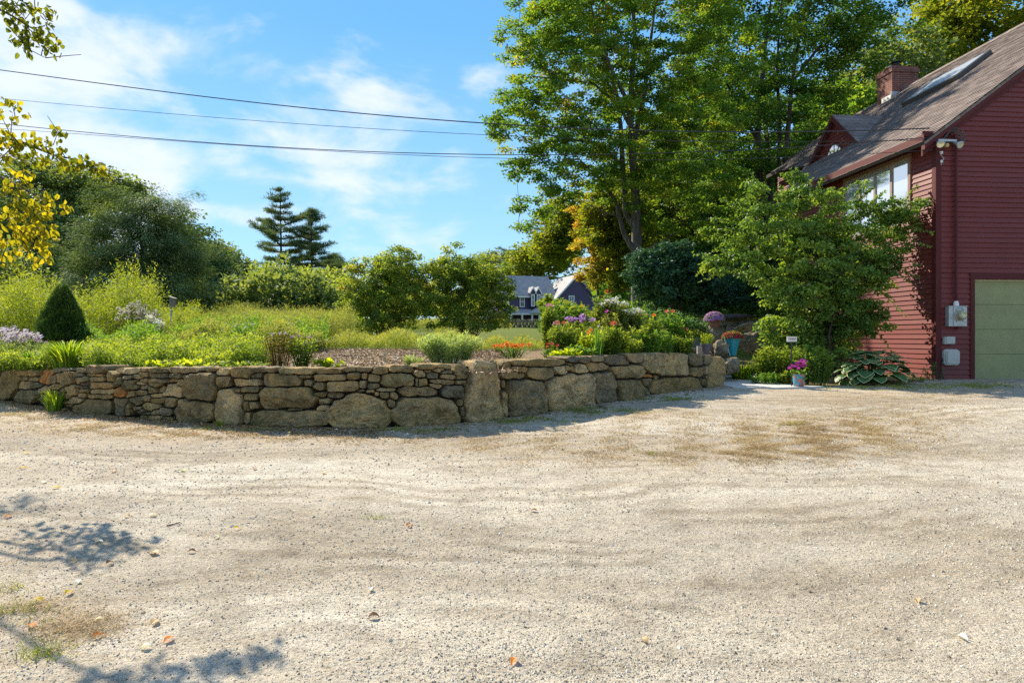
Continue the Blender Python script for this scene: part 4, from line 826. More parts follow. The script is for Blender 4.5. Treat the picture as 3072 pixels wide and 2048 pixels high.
# ---- the tall maple right of centre
def tall_maple():
    Y = 28; g = gpt(1905, Y); o = root('maple_tree', 'tall green maple with a dark forked trunk filling the sky right of centre', 'tree', g)
    E = []
    for (ex, ey, rx, ry, dy, rd) in [(1890, 120, 300, 250, 0, 4.5), (1700, 260, 240, 200, -.5, 3.2), (1640, 400, 200, 110, -1, 2.6), (1600, 130, 110, 150, 0, 2), (1720, 20, 190, 130, 0, 3), (2040, 200, 240, 280, 0, 4), (1960, 430, 260, 190, 0, 4),
                                     (1760, 500, 230, 110, -1, 3), (1650, 610, 120, 40, -1, 1.6), (2060, 600, 200, 130, 0, 3.5), (1900, -40, 330, 60, 0, 3), (1540, 300, 80, 60, -1, 1.2), (1500, 390, 70, 45, -1, 1), (1580, 500, 70, 45, -1, 1), (1600, 60, 60, 60, 0, 1.2), (1585, 680, 55, 20, -1, 1)]:
        c = at(ex, ey, Y+dy); E.append((*c, rx/F*Y, rd, ry/F*Y))
    cen = clumps(E, 900, 1/2.6)
    b = MB(); leaf_cloud(b, cen, (.46, .46, .17), 125, .12, .10, up=1.0, droop=-.2); b.build('crown', LM['maple'], o)
    tr = []
    base = np.array(g)
    def path(pts, r0, r1):
        P = np.array([at(x, y, Y+d) for x, y, d in pts]); return P, np.linspace(r0, r1, len(P))
    P, r = path([(1912, 930, 0), (1912, 800, 0), (1910, 700, 0), (1908, 600, 0), (1900, 500, 0), (1892, 380, 0), (1895, 250, .2), (1905, 120, .3), (1895, -60, .3)], .26, .06); P[0] = base+np.array([0.05, 0, -.2]); tr.append((P, r))
    tr.append(path([(1912, 770, 0), (1872, 700, -.2), (1845, 600, -.3), (1800, 540, -.6), (1740, 480, -1)], .13, .03))
    tr.append(path([(1908, 690, 0), (1878, 640, .3), (1868, 500, .3), (1862, 380, .4), (1850, 280, .5), (1800, 150, .5), (1760, 0, .4)], .15, .04))
    tr.append(path([(1895, 400, 0), (1880, 300, -.4), (1830, 200, -.7), (1790, 100, -1), (1760, -60, -1)], .11, .03))
    tr.append(path([(1903, 420, .1), (1930, 300, .3), (1945, 180, .3), (1960, 60, .4), (1985, -150, .5)], .12, .03))
    tr.append(path([(1890, 380, 0), (1860, 320, .1), (1780, 250, 0), (1700, 240, -.5), (1600, 230, -.8)], .08, .02))
    tr.append(path([(1868, 500, .3), (1800, 430, .1), (1720, 420, -.4), (1620, 400, -1), (1540, 390, -1)], .07, .015))
    b = MB(); grow(b, tr, cen, frac=.55, r_end=.012, rmul=.5); b.build('trunk', BARK, o, smooth=True)
tall_maple()
def second_maple():
    Y = 33; g = gpt(2290, Y); o = root('maple_tree', 'dark many stemmed maple towering behind the red house roof', 'tree', g)
    E = []
    for (ex, ey, rx, ry, dy, rd) in [(2280, 100, 280, 240, 0, 4.5), (2500, 60, 190, 120, 0, 3), (2620, 60, 130, 55, 0, 2), (2200, 350, 220, 190, 0, 4.5), (2400, 330, 160, 130, 1, 3), (2150, 560, 170, 110, 0, 3.5), (2330, -60, 400, 90, 0, 4), (2560, 170, 120, 60, 0, 2), (2330, 520, 170, 90, 1, 3)]:
        c = at(ex, ey, Y+dy); E.append((*c, rx/F*Y, rd, ry/F*Y))
    cen = clumps(E, 760, 1/2.3)
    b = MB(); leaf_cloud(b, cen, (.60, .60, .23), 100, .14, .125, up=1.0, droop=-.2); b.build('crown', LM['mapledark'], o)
    def path(pts, r0, r1):
        P = np.array([at(x, y, Y+d) for x, y, d in pts]); return P, np.linspace(r0, r1, len(P))
    tr = []
    base = np.array(g)
    for k, (pts, r0) in enumerate([([(2285, 920, 0), (2280, 600, 0), (2272, 400, 0), (2285, 250, 0), (2300, 100, 0), (2320, -60, 0)], .24),
                    ([(2295, 920, .2), (2310, 600, .5), (2300, 420, .5), (2290, 300, .6), (2250, 150, .6), (2210, -60, .5)], .18),
                    ([(2300, 920, -.2), (2345, 560, -.3), (2365, 380, -.4), (2375, 250, -.4), (2400, 100, -.4), (2440, -50, 0)], .17),
                    ([(2300, 920, 0), (2325, 620, 0), (2340, 400, 0), (2330, 200, 0), (2345, 0, 0)], .15),
                    ([(2272, 420, 0), (2220, 330, -.3), (2180, 250, -.5), (2120, 120, -.5)], .09), ([(2375, 250, -.4), (2450, 150, -.3), (2540, 90, 0), (2640, 50, 0)], .08)]):
        P, r = path(pts, r0, .03)
        if pts[0][1] == 920: P[0] = base+np.array([(pts[0][0]-2290)/F*Y, pts[0][2], -.2])
        tr.append((P, r))
    b = MB(); grow(b, tr, cen, frac=.5, r_end=.014, rmul=.5); b.build('trunk', BARKD, o, smooth=True)
second_maple()

# ---- wood behind the maples and the house
BG = [("tall yellow green tree rising behind the roof at the right edge", 2960, 50, [(2960, 60, 240, 190, 0, 6), (3100, -60, 220, 160, 0, 5), (2830, 150, 120, 150, 0, 4), (2860, 20, 90, 90, 0, 3)], 'yellowgreen', 420),
      ("green tree directly behind the brick chimney", 2640, 46, [(2640, 260, 150, 180, 0, 5), (2700, 420, 200, 150, 0, 5), (2560, 380, 120, 160, 0, 4)], 'forest', 330),
      ("light green tree between the chimney and the dark maple", 2490, 42, [(2490, 400, 130, 170, 0, 4), (2440, 560, 160, 130, 0, 4)], 'maple', 260),
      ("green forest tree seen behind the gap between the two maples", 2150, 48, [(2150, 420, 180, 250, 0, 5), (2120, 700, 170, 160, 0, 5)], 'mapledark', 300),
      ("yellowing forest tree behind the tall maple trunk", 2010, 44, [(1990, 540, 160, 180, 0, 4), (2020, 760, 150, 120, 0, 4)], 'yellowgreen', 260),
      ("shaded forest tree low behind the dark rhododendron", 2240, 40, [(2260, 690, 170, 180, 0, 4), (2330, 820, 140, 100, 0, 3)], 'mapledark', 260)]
for lb, px, Y, ell, mt, nc in BG:
    broadleaf('forest_tree', lb, 'tree', px, Y, ell, nc, 62, .30, .26, (1.0, 1.0, .5), LM[mt], BARKD, .22, 'trees of the wood behind the house', frac=.25, top=.8)
# orange and yellow young maple under the tall one
broadleaf('young_maple', 'small maple turning orange and yellow left of the dark rhododendron', 'tree', 1790, 33, [(1800, 710, 85, 100, 0, 1.8), (1790, 800, 60, 60, -.3, 1.4), (1860, 790, 60, 90, 0, 1.6), (1760, 650, 50, 60, 0, 1.2)], 200, 95, .13, .11, (.36, .36, .2), LM['orange'], BARK, .10, frac=.4)
broadleaf('young_maple', 'small yellow green maple between the orange one and the tall trunk', 'tree', 1890, 31, [(1850, 690, 110, 110, 0, 2.0), (1910, 800, 80, 80, 0, 2), (1830, 620, 80, 60, 0, 1.4)], 200, 90, .15, .13, (.42, .42, .25), LM['yellowgreen'], BARK, .08, frac=.4)
# left-hand woods
LF = [("dense dark tree filling the gap right behind the hemlock", 560, 60, [(545, 720, 90, 90, 0, 4), (590, 800, 110, 110, 0, 4), (640, 850, 90, 70, 0, 4)], "hemlock", 260, .26),
      ("dark rounded tree between the hazy tree and the low pale one", 690, 72, [(690, 830, 80, 70, 0, 4), (740, 850, 60, 60, 0, 4)], "hemlock", 200, .28),
      ("tall dark tree behind the left side of the hemlock, above the thicket", 120, 58, [(120, 720, 130, 140, 0, 5), (40, 780, 120, 110, 0, 5), (200, 800, 130, 90, 0, 4)], "forest", 330, .30),
      ("broad pale green tree behind the hanging yellow leaves at far left", 60, 62, [(40, 620, 190, 150, 0, 6), (110, 540, 110, 65, 0, 4), (-60, 700, 160, 150, 0, 5), (100, 780, 180, 90, 0, 5)], 'forest', 340, .32),
      ("tall rounded tree rising behind the dark hemlock", 230, 66, [(230, 600, 150, 110, 0, 6), (330, 560, 80, 55, 0, 4), (190, 530, 90, 55, 0, 4), (400, 590, 60, 50, 0, 3), (220, 760, 170, 90, 0, 5)], 'forest', 330, .32),
      ("hazy green tree just right of the hemlock", 620, 70, [(600, 810, 100, 85, 0, 5), (640, 770, 60, 45, 0, 4), (700, 820, 60, 45, 0, 4)], 'forest', 170, .32),
      ("low pale tree between the hemlock and the two pines", 700, 75, [(700, 850, 90, 70, 0, 4), (660, 890, 90, 50, 0, 4)], 'forest', 130, .32),
      ("round brownish green tree in front of the two pines", 845, 62, [(845, 860, 100, 70, 0, 4), (800, 880, 70, 50, 0, 3), (900, 880, 70, 50, 0, 3)], 'viburnum', 210, .26),
      ("small bushy tree left of the twin viburnums below the pines", 960, 66, [(960, 880, 70, 60, 0, 3), (1000, 870, 50, 60, 0, 3)], 'viburnum', 120, .26),
      ("grey green bushy tree at the left edge of the meadow", -60, 48, [(-60, 820, 160, 110, 0, 4), (60, 860, 120, 60, 0, 3)], 'forest', 190, .28)]
for lb, px, Y, ell, mt, nc, L in LF:
    broadleaf('background_tree', lb, 'tree', px, Y, ell, nc, 62, L, L*.85, (1.2, 1.2, .65), LM[mt], BARKD, .2, 'trees beyond the meadow', frac=.3, top=.8)
# trees round the blue house
BH = [("pale green tree line tree behind the chimney of the distant purple house", 1470, 150, [(1470, 800, 70, 40, 0, 8), (1420, 830, 60, 40, 0, 6), (1540, 790, 50, 40, 0, 6)], 'forest', 150, .6),
      ("bright green tree above the ridge of the distant purple house", 1620, 140, [(1620, 780, 80, 60, 0, 8), (1690, 760, 70, 60, 0, 8), (1570, 790, 50, 45, 0, 6)], 'yellowgreen', 190, .6),
      ("yellow green tree under the lowest maple branches right of the distant house", 1800, 60, [(1700, 680, 80, 90, 0, 4), (1660, 740, 60, 60, 0, 3)], 'yellowgreen', 190, .30)]
for lb, px, Y, ell, mt, nc, L in BH:
    broadleaf('background_tree', lb, 'tree', px, Y, ell, nc, 60, L, L*.85, (2.0*L/.5, 2.0*L/.5, 1.0*L/.5), LM[mt], BARKD, .25, 'trees around the distant house', frac=.3, top=.8)

def hemlock():
    Y = 45; g = gpt(430, Y); o = root('hemlock_tree', 'big dark hemlock with drooping sprays left of the meadow', 'tree', g)
    E = [(*at(x, y, Y+d), rx/F*Y, rd, ry/F*Y) for x, y, rx, ry, d, rd in [(430, 760, 180, 170, 0, 3.6), (440, 650, 115, 75, 0, 2.6), (400, 850, 200, 90, -.5, 4), (330, 740, 120, 100, 0, 3), (520, 770, 100, 110, 0, 3), (350, 620, 70, 50, 0, 2), (480, 620, 60, 40, 0, 1.6), (560, 830, 70, 90, 0, 2.5)]]
    cen = clumps(E, 560, 1/2.4, zmin=g.z+.3); cen = cen+RS.randn(*cen.shape)*np.array([.55, .4, .45])
    b = MB(); k = len(cen); per = 150; n = k*per
    off = inball(n, 1/1.7)*np.array([.80, .80, .50]); rr_ = np.hypot(off[:, 0], off[:, 1]); off[:, 2] -= .30*rr_
    P = np.repeat(cen, per, 0)+off; ax = P-np.array([g.x, g.y, 0]); ax[:, 2] = 0; ax /= np.linalg.norm(ax, axis=1, keepdims=True)+1e-6
    D = ax+unit(n)*.5; D[:, 2] = -.35+.3*RS.randn(n); Nn = unit(n)*.4+np.array([0, 0, 1])
    b.leaves(P, D, Nn,   .24*(.6+.7*RS.rand(n)), .06, np.clip(np.repeat(RS.rand(k), per)*.5+.5*RS.rand(n), 0, 1)); b.build('crown', LM['hemlock'], o)
    b = MB(); grow(b, [trunkline((g.x, g.y, g.z-.2), (g.x, g.y, 9.5), .30, .05)], cen, frac=.35, bend=-.1); b.build('trunk', BARKD, o, smooth=True)
hemlock()
def pine(label, px, Y, ytop, ybot, wpx, seed, group, gaps=0, cat='tree', name='white_pine'):
    rs = np.random.RandomState(seed); g = gpt(px, Y); top = at(px, ytop, Y); o = root(name, label, cat, g, group)
    b = MB(); T = MB(); P, r = trunkline((g.x, g.y, g.z-.2), top, .32, .04, .003); T.tube(P, r, 8)
    zb = at(px, ybot, Y)[2]; H_ = top[2]-zb; nl = 13; Rm = wpx/F*Y/2*1.25
    for i in range(nl):
        f = i/(nl-1); z = zb+H_*(f**.92)
        prof = Rm*((1-f)**.8)*(1 if i % 3 != 2 else .6)+.5
        for k in range(rs.randint(4, 7)):
            a = rs.rand()*6.283; L = prof*rs.uniform(.3, 1.3)
            if rs.rand() < .2*(1-f): L *= .4
            s = np.linspace(0, 1, 5); rise = rs.uniform(-.04, .10)+(.35*f); c = np.array([P[0][0]+(top[0]-P[0][0])*0, g.y, z])
            Q = np.stack([g.x+(top[0]-g.x)*0+np.cos(a)*L*s, g.y+np.sin(a)*L*s, z+L*(rise*s+.10*s**3)], 1)
            T.tube(Q, np.linspace(.05+.02*L, .015, 5), 5)
            m = max(4, int(L*6.5)); sb = rs.uniform(.38 if f < .8 else .1, 1.05, m)
            cc = np.stack([g.x+np.cos(a)*L*sb, g.y+np.sin(a)*L*sb, z+L*(rise*sb+.10*sb**3)], 1)+rs.randn(m, 3)*np.array([.22, .22, .06])
            per = 24; n = m*per; PP = np.repeat(cc, per, 0)+rs.randn(n, 3)*np.array([.22, .22, .07])
            D = unit(n)*.8+np.array([math.cos(a)*.7, math.sin(a)*.7, .45]); b.leaves(PP, D, unit(n), .42, .055, np.clip(rs.rand(n)*.6+.3*rs.rand(), 0, 1))
    b.build('crown', LM['pine'], o); T.build('trunk', BARKD, o)
pine('taller of the two dark pines standing against the sky', 842, 90, 572, 800, 190, 4, 'pair of pines against the sky')
pine('shorter right hand one of the two dark pines against the sky', 935, 88, 636, 815, 165, 9, 'pair of pines against the sky')
pine('small dark pine half hidden between the pines and the viburnums', 1005, 100, 770, 850, 70, 12, 'pair of pines against the sky')
pine('dark pine with level branches seen under the maple left edge', 1625, 150, 640, 860, 200, 21, 'pair of pines against the sky')

# ---- twin viburnums
def bigshrub(label, px, Y, E_, nc, per, L, W, rad, mat, stemc, nst, wpx, ybase=None, name='shrub', cat='shrub', group=None, detail=False, rnd=None, r=.022, frac=.6):
    g = gpt(px, Y); o = root(name, label, cat, g, group)
    E = [(*at(x, y, Y+d), rx/F*Y, rd, ry/F*Y) for x, y, rx, ry, d, rd in E_]
    cen = clumps(E, nc, 1/2.5, zmin=g.z+.08); b = MB(); leaf_cloud(b, cen, rad, per, L, W, up=.8, droop=-.2, detail=detail); b.build('foliage', mat, o)
    tr = []
    for k in range(nst):
        c = cen[RS.randint(len(cen))]; a = RS.rand()*6.28; rr_ = RS.rand()**.5*wpx/F*Y/2
        bs = np.array([g.x+math.cos(a)*rr_*.6, g.y+math.sin(a)*rr_*.4, g.z-.05]); tr.append(trunkline(bs, bs*.45+c*.55+np.array([0, 0, .25*abs(c[2]-g.z)]), r, r*.4, .015))
    b = MB(); grow(b, tr, cen, frac=frac, r_end=.006, n=4); b.build('stems', stemc, o)
    return o
bigshrub('left one of the two big viburnum bushes, tinged with yellow', 1160, 25, [(1150, 870, 120, 110, 0, 1.4), (1190, 800, 90, 60, 0, 1.1), (1080, 860, 70, 90, 0, 1), (1230, 870, 70, 110, 0, 1.2), (1200, 745, 25, 20, 0, .3), (1140, 960, 130, 45, 0, 1.3), (1040, 930, 30, 50, 0, .5)], 400, 80, .085, .062, (.25, .25, .15), LM['viburnum'], STEM, 26, 150, group='twin viburnums')
bigshrub('right one of the two big viburnum bushes, with a pointed top shoot', 1390, 25, [(1390, 860, 120, 110, 0, 1.4), (1330, 800, 50, 60, 0, 1), (1450, 850, 90, 90, 0, 1.2), (1378, 745, 14, 25, 0, .2), (1330, 880, 80, 110, 0, 1), (1410, 960, 130, 45, 0, 1.3), (1500, 890, 45, 70, 0, .8)], 400, 80, .085, .062, (.25, .25, .15), LM['viburnum'], STEM, 26, 150, group='twin viburnums')
bigshrub('dark blue green rhododendron mass in the shade of the maple', 2030, 20, [(1990, 830, 110, 100, 0, 1.2), (2090, 850, 100, 90, .3, 1.2), (1940, 800, 60, 70, 0, .8), (2160, 880, 70, 60, .5, 1), (2030, 760, 70, 45, 0, .8)], 380, 80, .11, .06, (.24, .24, .15), LM['rhodo'], BARKD, 14, 200, name='rhododendron')
bigshrub('shaded green shrub behind the mossy stone ledge', 2250, 23, [(2250, 860, 90, 80, 0, 1.2), (2330, 840, 90, 90, 0, 1.2), (2190, 900, 60, 40, 0, .8)], 240, 70, .11, .08, (.25, .25, .16), LM['deep'], BARKD, 10, 160)
bigshrub('dark shrub in deep shade beside the far corner of the house', 2440, 24, [(2440, 820, 110, 130, 0, 1.3), (2380, 700, 90, 90, 0, 1.2)], 230, 60, .12, .09, (.28, .28, .18), LM['mapledark'], BARKD, 10, 160)

# ---- the big climbing bush in front of the house
def honeysuckle():
    Y = 14.8; g = gpt(2490, Y); o = root('honeysuckle_bush', 'large arching green bush leaning against the sunlit side of the red house', 'bush', g)
    E = []
    for (x, y, rx, ry, d, rd) in [(2440, 800, 190, 150, 0, 1.0), (2330, 700, 150, 90, -.1, .8), (2560, 720, 150, 110, .1, .7), (2420, 620, 120, 70, 0, .7), (2640, 640, 110, 50, 0, .45), (2480, 960, 160, 120, 0, .8), (2560, 860, 130, 130, 0, .6), (2400, 880, 130, 110, -.1, .8), (2230, 800, 110, 50, -.2, .5),
                                   (2140, 790, 55, 20, -.2, .3), (2270, 590, 30, 60, 0, .3), (2390, 550, 25, 40, 0, .25), (2700, 700, 70, 80, .05, .35), (2350, 1010, 90, 70, -.2, .6), (2600, 960, 60, 70, 0, .35), (2740, 620, 40, 30, 0, .25), (2650, 790, 60, 60, 0, .35), (2440, 1040, 120, 70, -.2, .5), (2530, 1000, 80, 70, -.1, .4)]:
        Yc = min(Y+d, F*10./(x-1341)-.30); c = at(x, y, Yc); E.append((*c, rx/F*Yc, rd if x < 2600 else min(rd, .32), ry/F*Yc))
    cen = clumps(E, 540, 1/2.5, zmin=g.z+.1); cen = cen[cen[:, 0] < 8.757-.0952*(cen[:, 1]-14.1)-.15]
    # long arching shoots standing clear of the mass
    b = MB(); sh = MB(); 
    auto = []
    for k in range(46):
        an = RS.uniform(-.35, 3.5); e1 = RS.uniform(.75, .95); e2 = RS.uniform(1.10, 1.38); auto.append((2440+math.cos(an)*270*e1, 770-math.sin(an)*200*e1, 2440+math.cos(an+RS.uniform(-.1, .1))*270*e2, 770-math.sin(an)*205*e2+15))
    auto = [q for q in auto if q[2] < 2760 and q[0] > 2100]
    for (x0, y0, x1, y1) in auto+[(2280, 640, 2255, 515), (2300, 620, 2290, 560), (2400, 600, 2345, 520), (2430, 600, 2400, 530), (2520, 590, 2580, 545), (2560, 640, 2620, 560), (2650, 620, 2780, 605), (2650, 640, 2760, 640), (2680, 690, 2800, 700), (2680, 720, 2790, 740), (2600, 850, 2720, 950), (2590, 960, 2680, 1060),
                             (2230, 770, 2085, 830), (2250, 700, 2150, 690), (2200, 800, 2070, 760), (2640, 760, 2760, 800), (2230, 640, 2160, 600), (2600, 620, 2600, 540), (2700, 640, 2750, 560), (2630, 880, 2680, 900)]:
        a = at(x0, y0, min(Y, F*10./(x0-1341)-.30)); c = at(x1, y1, min(Y-.15+.3*RS.rand(), F*10./(x1-1341)-.12)); t = np.linspace(0, 1, 9)[:, None]; ctl = (a+c)/2+np.array([0, 0, .12]); P = (1-t)**2*a+2*t*(1-t)*ctl+t*t*c
        sh.tube(P, np.linspace(.007, .002, 9), 4)
        m = 34; s = RS.rand(m)[:, None]; Q = (1-s)**2*a+2*s*(1-s)*ctl+s*s*c; D = unit(m)+np.array([0, 0, -.1])+(c-a)/np.linalg.norm(c-a)*.5
        b.leaves(Q, D, unit(m)*.6+np.array([0, 0, .9]), .075*(.7+.5*RS.rand(m)), .048, RS.rand(m)*.5+.3, 0, True)
    leaf_cloud(b, cen, (.22, .20, .12), 76, .082, .050, up=.75, droop=-.35, detail=True)
    b.build('foliage', LM['vine'], o)
    tr = []
    for k in range(16):
        bx = g.x+RS.uniform(-.28, .30); by = g.y+RS.uniform(-.2, .2); c = cen[RS.randint(len(cen))]
        tr.append(trunkline((bx, by, g.z-.05), (bx*.4+c[0]*.6, by*.5+c[1]*.5, max(c[2], 1.8)), .028, .012, .02))
    for (x0, y0, x1, y1, r) in [(2510, 1110, 2590, 1010, .02), (2525, 1115, 2570, 1055, .012), (2500, 1120, 2535, 960, .025), (2495, 1120, 2510, 900, .06), (2478, 1125, 2480, 900, .08), (2460, 1120, 2400, 850, .035)]:
        P0 = at(x0, y0, Y); P0[2] = g.z-.03; tr.append(trunkline(P0, at(x1, y1, Y), r, r*.5, .02))
    b = sh; grow(b, tr, cen, frac=.6, r_end=.004, n=4); b.build('stems', STEM, o)
honeysuckle()

# ------------------------------------------------------------------ garden plants
def petals_flower(mb, c, r, k=9, rnd=.7, tiltv=None, rows=1):
    c = np.asarray(c, float); nrm = np.array([RS.uniform(-.4, .4), -.45, .85]) if tiltv is None else np.array(tiltv, float); nrm /= np.linalg.norm(nrm)
    s = np.cross(nrm, [0, 1, .3]); s /= np.linalg.norm(s); u = np.cross(nrm, s)
    for j in range(rows):
        a = np.arange(k)/k*2*math.pi+j*.35; D = np.cos(a)[:, None]*s+np.sin(a)[:, None]*u+nrm*(.15+.55*j)
        mb.leaves(np.repeat((c+nrm*.004*j)[None], k, 0), D, np.repeat(nrm[None], k, 0), r*(1-.22*j), r*2.6/k*1.25, np.clip(rnd+.3*(RS.rand(k)-.5), 0, 1))
def behind(px, Y): return max(Y, float(edge(px))+.42) if px < 2150 else Y
def perennial(name, label, px, Y, w, h, mat, nst=16, lps=14, L=.07, W=.03, lean=.5, flower=None, cat='plant', group=None, base=.25, low=.12, kind=None, loc=None, detail=False, dy=.6):
    """upright leafy clump. w, h metres; flower = (material, n, size, style)"""
    g = loc if loc is not None else gpt(px, behind(px, Y)); o = root(name, label, cat, g, group); b = MB()
    g = np.array(g); tips = []
    for k in range(nst):
        a = RS.rand()*6.283; r0 = RS.rand()**.5; p0 = g+np.array([math.cos(a)*r0*w*base*.5, math.sin(a)*r0*w*base*.5*dy/.6, -.02])
        hh = h*RS.uniform(.72, 1.0)*(1-.25*r0**2); p2 = g+np.array([math.cos(a)*r0*w*.5, math.sin(a)*r0*w*.5*dy, hh])
        ctl = (p0+p2)/2+np.array([0, 0, hh*.22]); t = np.linspace(0, 1, 5)[:, None]; P = (1-t)**2*p0+2*t*(1-t)*ctl+t*t*p2
        b.tube(P, np.linspace(.005, .002, 5), 3, rnd=.2); tips.append(P[-1])
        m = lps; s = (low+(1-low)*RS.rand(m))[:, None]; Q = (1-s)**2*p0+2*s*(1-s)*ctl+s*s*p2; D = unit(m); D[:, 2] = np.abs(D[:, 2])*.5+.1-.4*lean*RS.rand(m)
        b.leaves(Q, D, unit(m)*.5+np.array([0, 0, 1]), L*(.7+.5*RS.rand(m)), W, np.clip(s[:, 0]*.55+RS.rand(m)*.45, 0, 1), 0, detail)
    b.build('foliage', mat, o)
    if flower:
        for (fm, n, size, style) in (flower if isinstance(flower, list) else [flower]):
            tips_ = sorted(tips, key=lambda p: -p[2]); 
            if style == 'single':
                for k in range(n):
                    c = tips_[k % len(tips_)]+np.array([0, -.02, .03]); fb = MB(); fb.tube([c-np.array([0, 0, .05]), c], .003, 3); petals_flower(fb, c, size, 10, .7, None, 3); fb.build('flower', fm, o)
            else:
                for k in range(n):
                    c = tips_[k % len(tips_)]+np.array([0, -.01, .0]); fb = MB(); fb.tube([c-np.array([0, 0, size*.8]), c+np.array([0, 0, size*.3])], [.003, size*.25], 5, rnd=.2)
                    for q in range(14): petals_flower(fb, c+inball(1, .5)[0]*size*np.array([1, 1, .7]), size*.33, 5, RS.rand())
                    fb.build('flower_head', fm, o)
    return o
def blades_clump(name, label, px, Y, w, h, mat, n=160, wd=.014, cat='plant', group=None, upright=.4, loc=None):
    g = loc if loc is not None else gpt(px, behind(px, Y)); o_ = MB(); g = np.array(g)
    a = RS.rand(n)*6.283; r0 = RS.rand(n)**.5*w*.16; P = g+np.stack([np.cos(a)*r0, np.sin(a)*r0, 0*a-.02], 1)
    hh = h*RS.uniform(.6, 1.05, n); ln = w*.5*RS.uniform(.2, 1.0, n)*(1-upright*.5)
    t = np.linspace(0, 1, 5); V = []; S = np.stack([-np.sin(a), np.cos(a), 0*a], 1)
    for k, tt in enumerate(t):
        c = P+np.stack([np.cos(a)*ln*tt**1.6, np.sin(a)*ln*tt**1.6, hh*(1.25*tt-.35*tt**2.6*(1+.5*(1-upright)))], 1); wd_ = wd*(1-.9*tt**2)
        V += [c-S*wd_/2, c+S*wd_/2]
    V = np.stack(V, 1).reshape(-1, 3); bb = (np.arange(n)*10)[:, None]
    q = np.concatenate([bb+np.array([2*k, 2*k+1, 2*k+3, 2*k+2]) for k in range(4)]); o_.add(V, q, None, np.repeat(RS.rand(n), 10))
    r = root(name, label, cat, tuple(g), group); o_.build('foliage', mat, r); return r

def Yat(px, py):
    """distance at which the raised garden surface is seen at this photo position"""
    Ys = np.linspace(edge(px)+.3, 80, 900); zz = zgard((px-CX)/F*Ys, Ys); p = HY-(zz-CAMZ)/Ys*F
    i = int(np.argmin(np.abs(p-py))); return float(Ys[i])
# --- left end
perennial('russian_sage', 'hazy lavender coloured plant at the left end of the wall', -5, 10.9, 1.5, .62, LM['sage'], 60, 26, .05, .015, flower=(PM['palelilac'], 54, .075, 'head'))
perennial('lavender', 'low grey green lavender clump with faint purple spikes beside the dwarf spruce', 95, 11.6, .7, .38, LM['sage'], 40, 18, .04, .012, flower=(PM['lilac'], 10, .035, 'head'))
blades_clump('daylily', 'yellow green strap leaved clump in front of the dwarf spruce', 205, 9.9, 1.15, .52, LM['blade'], 330, .022, upright=.5)
blades_clump('daylily', 'spiky dark green strap leaved clump at the wall left of the bigger yellow green one', 95, 10.5, .75, .34, LM['green'], 200, .02, upright=.2)
blades_clump('daylily', 'small arching grass clump right of the yellow green strap leaves', 285, 10.0, .7, .34, LM['blade'], 130, .014, upright=.3)
blades_clump('grass_tuft', 'bright green grass tuft growing at the foot of the wall on the left', 165, 9.32, .55, .42, LM['blade'], 110, .016, upright=.3, loc=tuple(road(165, 1232)), cat='grass tuft')
blades_clump('grass_tuft', 'small green weed tuft at the foot of the wall below the tall boulder', 660, 8.1, .25, .14, LM['grassgreen'], 60, .008, upright=.5, loc=tuple(road(660, 1280)), cat='grass tuft')
def spruce():
    Y = 12.9; g = gpt(188, Y); o = root('dwarf_spruce', 'dense dark cone shaped dwarf spruce in the garden bed', 'shrub', g); top = at(190, 848, Y); Hh = top[2]-g.z; n = 30000
    u = RS.rand(n); f = 1-np.sqrt(u)*.99; a = RS.rand(n)*6.283; R0 = 78/F*Y
    prof = R0*(1-f**1.35)**.8*(1+.07*np.sin(a*3+f*4)+.05*np.sin(a*7-f*11)+.04*np.sin(a*17+f*29)); rr_ = prof*(.78+.27*RS.rand(n)**1.5)*(1+.07*np.sin(f*30+3*np.sin(a*2))*np.sin(a*5+f*9))
    P = np.stack([g.x+np.cos(a)*rr_, g.y+np.sin(a)*rr_, g.z+.02+f*Hh*.98], 1); D = np.stack([np.cos(a), np.sin(a), .7+0*a], 1)+unit(n)*.5
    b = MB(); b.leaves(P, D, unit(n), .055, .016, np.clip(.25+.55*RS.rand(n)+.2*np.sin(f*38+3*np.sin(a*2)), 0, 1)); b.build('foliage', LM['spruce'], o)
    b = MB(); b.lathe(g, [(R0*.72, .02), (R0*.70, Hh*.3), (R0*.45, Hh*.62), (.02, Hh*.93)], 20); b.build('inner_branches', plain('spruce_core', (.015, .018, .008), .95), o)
    b = MB(); b.tube([(g.x, g.y, g.z-.1), (g.x, g.y, g.z+Hh*.5)], [.06, .03], 8); b.build('trunk', BARKD, o)
spruce()
